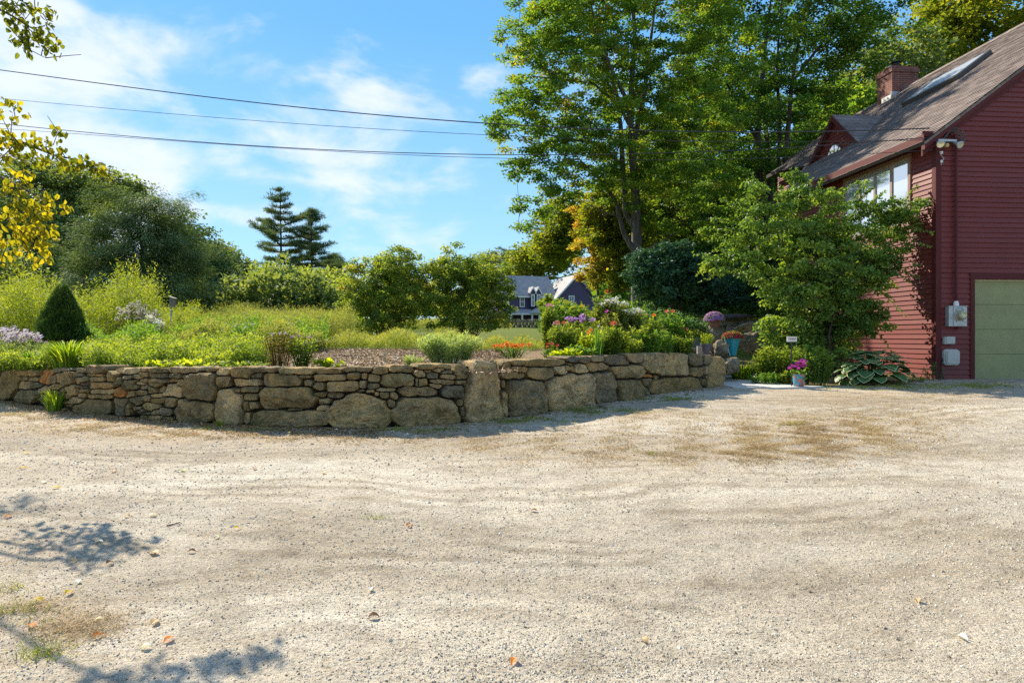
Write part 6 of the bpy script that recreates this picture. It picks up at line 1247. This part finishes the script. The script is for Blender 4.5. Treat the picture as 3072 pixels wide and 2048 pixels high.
def house2():
    Y = 120; s = F/Y; ang = R(-18); g = gpt(1600, Y); z0 = at(0, 972, Y)[2]
    o = root('distant_house', 'distant dark purple house with white trimmed dormers and a columned porch', 'house', (g.x, Y, z0), rot=-ang*1.0)
    PUR = plain('dark_purple_clapboard', (.055, .038, .095), .6, .1, 2); RF = plain('grey_shingle_roof', (.28, .265, .26), .9, .2, 1.2); RL = plain('light_grey_shingle', (.30, .29, .28), .85, .2, 1.2); WH = WHITE; PORCH = plain('porch_cream', (.62, .60, .55), .6)
    Z = lambda py: (972-py)/s
    def bx(nm, lo, hi, mat, par=o): b_ = MB(); b_.box(lo, hi); return b_.build(nm, mat, par, local=True)
    X0, X1 = -6.6, 3.8
    bx('wall', (X0, 0, -.8), (X1, 8, Z(885)), PUR)
    b = MB(); e = .5; b.add([(X0-.5, -e, Z(886)), (X1+.5, -e, Z(886)), (X1+.5, 4, Z(822)), (X0-.5, 4, Z(822)), (X1+.5, 8+e, Z(886)), (X0-.5, 8+e, Z(886)), (X0-.5, -e, Z(886)-.15), (X1+.5, -e, Z(886)-.15)], [(0, 1, 2, 3), (3, 2, 4, 5), (6, 7, 1, 0)]); rf = b.build('roof', RF, o, local=True)
    bx('cornice', (X0-.5, -.52, Z(886)-.42), (X1+.5, -.30, Z(886)-.16), WH)
    bx('chimney', (-5.4, 3.5, Z(840)), (-4.2, 4.9, Z(797)), BRICK, rf); bx('chimney_cap', (-5.55, 3.35, Z(797)), (-4.05, 5.05, Z(793)), METAL, rf)
    def win(xc, w_, zb_, zt_, y=-.01, par=o):
        f = MB(); t = .14; f.box((xc-w_/2-t, y-.10, zb_-t), (xc+w_/2+t, y, zb_)); f.box((xc-w_/2-t, y-.10, zt_), (xc+w_/2+t, y, zt_+t)); f.box((xc-w_/2-t, y-.10, zb_), (xc-w_/2, y, zt_)); f.box((xc+w_/2, y-.10, zb_), (xc+w_/2+t, y, zt_)); f.box((xc-w_/2, y-.08, (zb_+zt_)/2-.05), (xc+w_/2, y, (zb_+zt_)/2+.05)); f.box((xc-.03, y-.07, zb_), (xc+.03, y, zt_))
        wo_ = f.build('window', WH, par, local=True); g_ = MB(); g_.box((xc-w_/2, y-.04, zb_), (xc+w_/2, y-.02, zt_)); g_.build('pane', DGLASS, wo_, local=True)
    win(-2.1, .62, Z(919), Z(891))
    win(-5.0, .62, Z(919), Z(891))
    for xc in (-.40, .62):
        d = MB(); d.box((xc-.42, -.9, Z(922)), (xc+.42, 0, Z(878))); d.add([(xc-.42, -.898, Z(879)), (xc+.42, -.898, Z(879)), (xc, -.898, Z(864))], None, [(0, 1, 2)]); do_ = d.build('bay', PUR, o, local=True)
        d = MB()
        for sg in (-1, 1):
            d.hexa([(xc+sg*.60, -1.0, Z(880)), (xc, -1.0, Z(863)), (xc, 2.6, Z(863)), (xc+sg*.60, 2.6, Z(880)), (xc+sg*.60, -1.0, Z(880)+.12), (xc, -1.0, Z(863)+.14), (xc, 2.6, Z(863)+.14), (xc+sg*.60, 2.6, Z(880)+.12)])
        d.build('bay_roof', RF, do_, local=True)
        d = MB()
        for sg in (-1, 1): d.hexa([(xc+sg*.62, -1.06, Z(880)-.22), (xc, -1.06, Z(863)-.22), (xc, -1.01, Z(863)-.22), (xc+sg*.62, -1.01, Z(880)-.22), (xc+sg*.62, -1.06, Z(880)+.10), (xc, -1.06, Z(863)+.18), (xc, -1.01, Z(863)+.18), (xc+sg*.62, -1.01, Z(880)+.10)])
        d.build('bay_trim', WH, do_, local=True); win(xc, .36, Z(917), Z(886), -.91, do_)
    # porch
    b = MB(); b.add([(X0+1.2, -2.8, Z(941)), (2.4, -2.8, Z(941)), (2.4, 0, Z(927)), (X0+1.2, 0, Z(927))], [(0, 1, 2, 3)]); b.build('porch_roof', RF, o, local=True)
    b = MB(); b.add([(-1.9, -3.3, Z(941)), (2.2, -3.3, Z(941)), (.9, -2.2, Z(924)), (.2, -2.2, Z(924)), (.2, -.2, Z(924)), (.9, -.2, Z(924)), (-1.9, -1, Z(938))], [(0, 1, 2, 3), (3, 2, 5, 4)], [(0, 3, 4)]); b.build('entry_roof', RL, o, local=True)
    bx('porch_beam', (X0+1.2, -2.85, Z(946)), (2.4, -2.6, Z(941)-.02), PORCH)
    for xp in (-5.0, -3.0, -1.2, .1, .9, 2.2): bx('porch_column', (xp-.13, -2.83, -.3), (xp+.13, -2.62, Z(946)), PORCH)
    bx('porch_deck', (X0+1.2, -2.9, -.5), (2.4, 0, -.3), PORCH)
    bx('porch_door', (-2.6, -.06, 0), (-1.6, .0, 2.1), BRICK)
    # right wing
    XA, XB, XM = 3.0, 11.5, 7.3; yf = -2.0
    b = MB(); b.add([(XA, yf, -.8), (XB, yf, -.8), (XB, yf, Z(905)), (XM, yf, Z(828)), (XA, yf, Z(905)), (XA, 7, -.8), (XA, 7, Z(905)), (XB, 7, -.8), (XB, 7, Z(905))], [(5, 0, 4, 6), (1, 7, 8, 2)], [(0, 1, 2), (0, 2, 4), (4, 2, 3)]); wg = b.build('wing_wall', PUR, o, local=True)
    b = MB()
    for (xa, sg) in ((XA-.45, 1), (XB+.45, -1)): b.hexa([(xa, yf-.4, Z(912)), (XM, yf-.4, Z(828)+.1), (XM, 7, Z(828)+.1), (xa, 7, Z(912)), (xa, yf-.4, Z(912)+.18), (XM, yf-.4, Z(828)+.3), (XM, 7, Z(828)+.3), (xa, 7, Z(912)+.18)])
    b.build('wing_roof', RL, wg, local=True)
    b = MB(); b.hexa([(XA-.45, yf-.46, Z(912)-.15), (XM, yf-.46, Z(828)-.1), (XM, yf-.41, Z(828)-.1), (XA-.45, yf-.41, Z(912)-.15), (XA-.45, yf-.46, Z(912)+.2), (XM, yf-.46, Z(828)+.32), (XM, yf-.41, Z(828)+.32), (XA-.45, yf-.41, Z(912)+.2)]); b.build('wing_trim', WH, wg, local=True)
    win(6.4, .8, Z(916), Z(889), yf-.01, wg)
house2()
perennial('small_tree', 'small light green sapling in front of the porch of the distant house', 1645, 70, 2.6, 3.6, LM['bright'], 60, 60, .30, .16, base=.15, cat='tree')

# --- the yellow birch reaching in from the left
def birch():
    gx, gy = -8.6, 7.2; g = Vector((gx, gy, float(zdrive(gy)))); o = root('yellowing_birch', 'overhanging branches with yellow and green leaves at the left edge', 'tree', g); lo = []; hi = []
    for (px, py, Y) in [(20, 560, 6.0), (60, 590, 6.0), (30, 620, 5.9), (90, 620, 6.0), (130, 612, 6.1), (165, 605, 6.1), (60, 650, 5.9), (110, 655, 6.0), (30, 680, 6), (90, 690, 6), (130, 680, 6), (50, 720, 6), (100, 725, 6), (135, 700, 6), (120, 755, 6), (10, 760, 6), (-20, 640, 6), (-30, 700, 6), (70, 520, 6.1)]: lo.append(at(px, py, Y))
    for (px, py, Y) in [(15, 440, 4.9), (50, 425, 4.9), (90, 420, 4.9), (125, 432, 4.9), (160, 435, 4.9), (30, 400, 4.9), (0, 410, 4.9), (45, 345, 4.9), (35, 310, 4.9), (100, 465, 4.9), (140, 475, 4.9), (60, 460, 4.9), (190, 470, 4.9), (225, 478, 4.9), (255, 480, 4.9), (265, 490, 4.9), (210, 490, 4.9), (20, 470, 4.9), (175, 395, 4.9), (310, 515, 4.9), (290, 505, 4.9)]: lo.append(at(px, py, Y)) if False else hi.append(at(px, py, Y))
    top = [at(px, py, Y) for (px, py, Y) in [(15, 20, 5.0), (50, 15, 5.0), (35, 55, 5.0), (75, 70, 5.0), (40, 95, 5.0), (95, 90, 5.0), (120, 100, 5.0), (130, 45, 5.0), (150, 45, 5.0), (55, 120, 5.0), (80, 105, 5.0), (165, 135, 5.0), (60, 30, 5.0), (105, 25, 5.0), (145, 115, 5.0), (5, -20, 5.0), (60, -30, 5.0), (80, 145, 5.0)]]
    b = MB(); lo = np.array(lo); hi = np.array(hi); top = np.array(top)
    def dangle(c, per, r, rad=(.13, .13, .11), k_=1.0):
        n = len(c)*per; P = np.repeat(c, per, 0)+inball(n, .5)*np.array(rad); D = unit(n)*.6+np.array([.25, 0, -.75]); b.leaves(P, D, unit(n), .064*k_*(.7+.5*RS.rand(n)), .044*k_, np.clip(r+.35*(RS.rand(n)-.5), 0, 1), 0, True)
    dangle(lo, 20, .56); dangle(hi, 14, .38, (.09, .09, .07), .8); dangle(top, 14, .12, (.09, .09, .07), .8)
    offs = clumps([(-9.4, 7.8, 5.2, 2.6, 2.6, 2.3)], 110); offs = offs[(offs[:, 0]/offs[:, 1]*F+CX) < -60]
    leaf_cloud(b, offs, (.3, .3, .2), 40, .07, .05, detail=True); b.build('crown', LM['yellow'], o)
    tr = [trunkline((gx, gy, g.z-.1), (gx-.3, gy+.3, 6.6), .14, .03)]
    for (pts, r) in [([(-240, 470, 7.0), (-60, 500, 6.3), (60, 560, 6.1), (130, 600, 6.05)], .02), ([(-260, 380, 6.6), (-60, 400, 5.3), (60, 425, 4.9), (160, 465, 4.9), (260, 485, 4.9)], .016), ([(-250, -30, 6.6), (-60, 0, 5.3), (40, 50, 5.0), (110, 95, 5.0)], .014), ([(-100, 600, 6.3), (0, 640, 6), (70, 700, 6), (110, 750, 6)], .012)]:
        P = np.array([at(*q) for q in pts]); tr.append((P, np.linspace(r, .003, len(P))))
    T = MB(); allc = np.vstack([lo, hi, top, lo+RS.randn(*lo.shape)*.07, hi+RS.randn(*hi.shape)*.07, top+RS.randn(*top.shape)*.07, offs[::3]]); grow(T, tr, allc, r_end=.0035, n=4, bend=.1); T.build('trunk', BARKD, o)
birch()

# ------------------------------------------------------------------ litter, pebbles and dry grass on the drive
def on_road(px, py):
    Y = 2662./((py-HY)+61.4); X = (px-CX)/F*Y; Z = zdrive(Y)+.012*fbm(X, Y)*np.clip((edge(px)-Y)*2, 0, 1); return np.stack([X, Y, Z], -1)
def pebbles():
    n = 46000; u = RS.rand(n); py = 1215+(2090-1215)*u**1.0; px = RS.uniform(-60, 3130, n); P = on_road(px, py); ok = P[:, 1] < edge(px)-.1; P = P[ok]; px = px[ok]; n = len(P)
    cl_ = .5+.5*np.sin(P[:, 0]*2.1+np.sin(P[:, 1]*3))*np.sin(P[:, 1]*2.7+1); keep = RS.rand(n) < .25+.75*cl_; P = P[keep]; n = len(P)
    r = .0028+.005*RS.rand(n)**3+.006*(RS.rand(n) < .012); r *= np.clip(P[:, 1]/4, .8, 2.0)
    a = RS.rand(n)*6.28; dirs = np.array([(1, 0, 0), (0, 1, 0), (-1, 0, 0), (0, -1, 0), (.1, .1, .75), (0, 0, -.5)]); V = dirs[None]*(r[:, None, None])*(.75+.5*RS.rand(n, 6, 1)); c, s_ = np.cos(a)[:, None], np.sin(a)[:, None]
    x = V[..., 0]*c-V[..., 1]*s_; y = V[..., 0]*s_+V[..., 1]*c; V = np.stack([x, y, V[..., 2]], -1)+P[:, None]+np.array([0, 0, .001])
    t = np.array([(0, 1, 4), (1, 2, 4), (2, 3, 4), (3, 0, 4), (1, 0, 5), (2, 1, 5), (3, 2, 5), (0, 3, 5)]); T = (np.arange(n)*6)[:, None, None]+t
    b = MB(); b.add(V.reshape(-1, 3), None, T.reshape(-1, 3), np.repeat(RS.rand(n), 6)); m, tt, bs, oo = newmat('pebble'); Lk(tt, ramp(tt, attr(tt), [(0, (.17, .13, .09)), (.3, (.30, .25, .18)), (.6, (.50, .44, .34)), (1, (.72, .66, .55))]), bs.inputs['Base Color']); bs.inputs['Roughness'].default_value = .9
    o = b.build('loose_gravel', m); tag(o, 'loose grey pebbles scattered over the drive', 'gravel', kind='stuff')
pebbles()
def drygrass(name, label, patches, mat, hmax=.03, L=.09, wd=.0035, up=.3):
    b = MB()
    for (cx, cy, rx, ry, n) in patches:
        px = cx+rx*RS.randn(n)*.5; py = cy+ry*RS.randn(n)*.5; py = np.maximum(py, 1090.); P = on_road(px, py); ok = (P[:, 1] < edge(px)-.03) & (py < 2120); P = P[ok]; m = len(P)
        if m == 0: continue
        g_ = np.sin(P[:, 0]*9+2*np.sin(P[:, 1]*5))*np.sin(P[:, 1]*8+1); k = RS.rand(m) < np.clip(.45+.9*g_, .05, 1); P = P[k]; m = len(P)
        if m == 0: continue
        a = RS.rand(m)*6.283; ll = L*(.4+.8*RS.rand(m)); H_ = np.stack([0*a, 0*a, up*ll], 1); ln = np.stack([np.cos(a)*ll, np.sin(a)*ll, -.2*up*ll], 1); b.blades(P+np.array([0, 0, .001]), H_, wd*np.clip(P[:, 1]/5, .7, 2.2), ln, RS.rand(m))
    o = b.build(name, mat); tag(o, label, 'grass', kind='stuff')
drygrass('dry_grass', 'flattened tan dry grass in patches on the drive', [(2450, 1285, 330, 52, 9000), (2550, 1310, 300, 60, 7000), (2350, 1310, 700, 110, 7000), (2300, 1350, 240, 44, 6000), (2150, 1370, 500, 40, 4500), (2000, 1290, 500, 60, 4500), (1500, 1320, 420, 34, 3500), (2700, 1240, 350, 60, 3500), (1780, 1355, 330, 36, 1700), (1480, 1345, 160, 20, 700), (2750, 1185, 330, 30, 1600), (1900, 1240, 320, 26, 1500), (60, 1242, 200, 26, 4200), (320, 1284, 260, 24, 5200), (620, 1304, 280, 18, 4200), (950, 1310, 300, 14, 2600), (1250, 1300, 200, 14, 800), (80, 1840, 150, 60, 1500), (250, 1880, 260, 60, 1600), (120, 1700, 260, 80, 500), (1100, 1330, 160, 14, 300), (1620, 1390, 200, 16, 300)], LM['straw'])
drygrass('green_weeds', 'sparse green grass and moss on the drive edges and at the wall foot', [(1930, 1362, 90, 14, 120), (2350, 1275, 60, 14, 160), (60, 1850, 110, 40, 650), (120, 1960, 90, 30, 300), (60, 1780, 80, 25, 200), (2700, 1160, 260, 10, 2600), (2950, 1158, 120, 10, 1200), (1560, 1262, 160, 12, 1300), (1780, 1232, 170, 12, 1500), (2000, 1196, 120, 10, 900), (1250, 1290, 140, 8, 700), (700, 1290, 200, 8, 500), (1130, 1555, 30, 6, 30)], LM['grassgreen'], L=.06, up=.7, wd=.005)
def fallen():
    rows = [(70, 1362, 'yellow'), (80, 1405, 'yellow'), (545, 1415, 'lime green'), (760, 1407, 'red brown'), (340, 1418, 'tan'), (975, 1423, 'tan'), (135, 1445, 'white'), (15, 1555, 'orange'), (445, 1553, 'white'), (390, 1553, 'tan'), (180, 1465, 'yellow'),
            (720, 1590, 'yellow'), (657, 1615, 'white'), (450, 1665, 'tan'), (340, 1692, 'brown'), (590, 1660, 'brown'), (283, 1630, 'white'), (232, 1682, 'tan'), (232, 1756, 'white'), (218, 1780, 'yellow'), (130, 1810, 'yellow'), (86, 1882, 'orange'),
            (308, 1905, 'orange'), (278, 1868, 'white'), (490, 1930, 'orange'), (475, 1862, 'tan'), (420, 1945, 'white'), (1590, 1530, 'brown'), (1232, 1575, 'orange'), (1140, 1855, 'brown'), (1535, 2000, 'orange'), (1945, 1925, 'tan'), (2755, 1812, 'tan'), (2905, 1925, 'white'), (1110, 1768, 'white'), (815, 1230, 'orange'),
            (460, 1308, 'orange'), (520, 1322, 'yellow'), (150, 1345, 'orange'), (860, 1300, 'white'), (1015, 1290, 'white'), (590, 1303, 'orange'), (790, 1312, 'tan'), (370, 1300, 'tan'), (250, 1277, 'orange'), (175, 1290, 'yellow')]
    cols = {'yellow': (.60, .42, .03), 'lime green': (.35, .45, .05), 'red brown': (.30, .08, .03), 'tan': (.48, .33, .18), 'white': (.72, .68, .60), 'orange': (.60, .20, .03), 'brown': (.18, .09, .05)}
    mats = {k: leafmat('fallen_leaf_'+k.replace(' ', '_'), [(0, v), (1, tuple(min(1, x*1.2) for x in v))], .25, .6, 5, gain=1.0) for k, v in cols.items()}
    for i, (px, py, c) in enumerate(rows):
        if py < 1290 and px > 700: py = 1300
        p = on_road(np.array([float(px)]), np.array([float(py)]))[0]+np.array([0, 0, .004]); Lf = .78*(.055+.02*RS.rand())*(1.15 if py < 1500 else .95)*(1.3 if (px, py) == (450, 1665) else 1); a = RS.rand()*6.283; d = np.array([math.cos(a), math.sin(a), 0]); s = np.array([-d[1], d[0], 0]); u = np.array([0, 0, 1.]); b = MB(); V = []; m = 9
        for k in range(m):
            t = k/(m-1); wv = .30*Lf*math.sin(math.pi*t)**.8; cz = u*(.008*math.sin(math.pi*t)+.004*t*t); V += [p+d*Lf*t+cz+s*wv+u*.006*(wv/(.3*Lf)), p+d*Lf*t+cz, p+d*Lf*t+cz-s*wv+u*.009*(wv/(.3*Lf))]
        b.add(V, [(3*k, 3*k+1, 3*k+4, 3*k+3) for k in range(m-1)]+[(3*k+1, 3*k+2, 3*k+5, 3*k+4) for k in range(m-1)], None, RS.rand())
        b.tube([V[1], V[1]-d*.02+u*.003], .0012, 3)
        where = ('near the foot of the wall' if py < 1350 else 'on the far part of the drive' if py < 1500 else 'in the middle of the drive' if py < 1700 else 'on the near gravel'); side = ('at far left' if px < 200 else 'left' if px < 520 else 'left of centre' if px < 1000 else 'centre' if px < 1800 else 'right of centre' if px < 2500 else 'right')
        ob = b.build('fallen_leaf', mats[c]); tag(ob, 'small curled %s fallen leaf %s, %s' % (c, where, side), 'fallen leaf', 'fallen leaves on the drive')
fallen()
# small stones at the foot of the wall, and the thin twig
for i, (px, py, w_) in enumerate([(1800, 1222, .10), (1815, 1226, .07), (1940, 1186, .13), (1600, 1244, .08), (2060, 1186, .07)]):
    c = on_road(np.array([float(px)]), np.array([float(py)]))[0]
    Yc = c[1]; rock('loose_stone', ['grey loose stone at the wall foot under the big square boulder', 'smaller grey stone touching the first at the wall foot', 'pale rounded stone at the foot of the wall below the orange stone', 'small pale stone near the foot of the wall right of the standing slab', 'tiny stone in the wall shadow near its right end'][i], px, HY-(c[2]+w_*.25-CAMZ)/Yc*F, Yc, w_, w_*.6, w_*.8, 'stone', BOULDER, 2.6, 30+i)
b = MB(); P = on_road(np.array([1380., 500., 540.]), np.array([1525., 1582., 1570.])); b.tube(P[1:]+np.array([0, 0, .006]), [.004, .003], 5); o = b.build('twig', STEM); tag(o, 'thin pale twig lying on the gravel, left of centre', 'twig')

# leaf litter along the foot of the wall, and bark chips on the bare bed
def litter():
    b = MB(); n = 5200; px = np.concatenate([RS.uniform(-50, 1150, int(n*.8)), RS.uniform(1150, 2150, n-int(n*.8))]); Yb = edge(px)-.06-np.abs(RS.randn(n))*.32; X = (px-CX)/F*Yb; P = np.stack([X, Yb, zdrive(Yb)+.008+.012*fbm(X, Yb)*np.clip((edge(px)-Yb)*2, 0, 1)], 1)
    b.leaves(P, unit(n)*np.array([1, 1, .25]), unit(n)*.5+np.array([0, 0, 1]), .035*(.5+.8*RS.rand(n)), .022, RS.rand(n)); o = b.build('leaf_litter', leafmat('litter_leaf', [(0, (.10, .055, .025)), (.4, (.24, .14, .06)), (.7, (.38, .24, .10)), (.9, (.45, .32, .14)), (1, (.48, .16, .04))], .2, gain=1.0)); tag(o, 'brown crumbled leaf litter along the foot of the stone wall', 'leaf litter', kind='stuff')
    n = 15000; px = RS.uniform(900, 1560, n); Y = RS.uniform(8.3, 16.5, n); X = (px-CX)/F*Y; Z = zgard(X, Y)+.02*fbm(X, Y)+.006; P = np.stack([X, Y, Z], 1); b = MB()
    b.leaves(P, unit(n)*np.array([1, 1, .3]), unit(n)*.6+np.array([0, 0, 1]), .07*(.5+.9*RS.rand(n)), .022, RS.rand(n)); o = b.build('bark_mulch', leafmat('bark_chip', [(0, (.07, .04, .02)), (.5, (.24, .15, .08)), (.85, (.42, .30, .18)), (1, (.58, .48, .34))], .05, gain=1.0)); tag(o, 'reddish brown bark chips on the bare raised bed', 'mulch', kind='stuff')
litter()
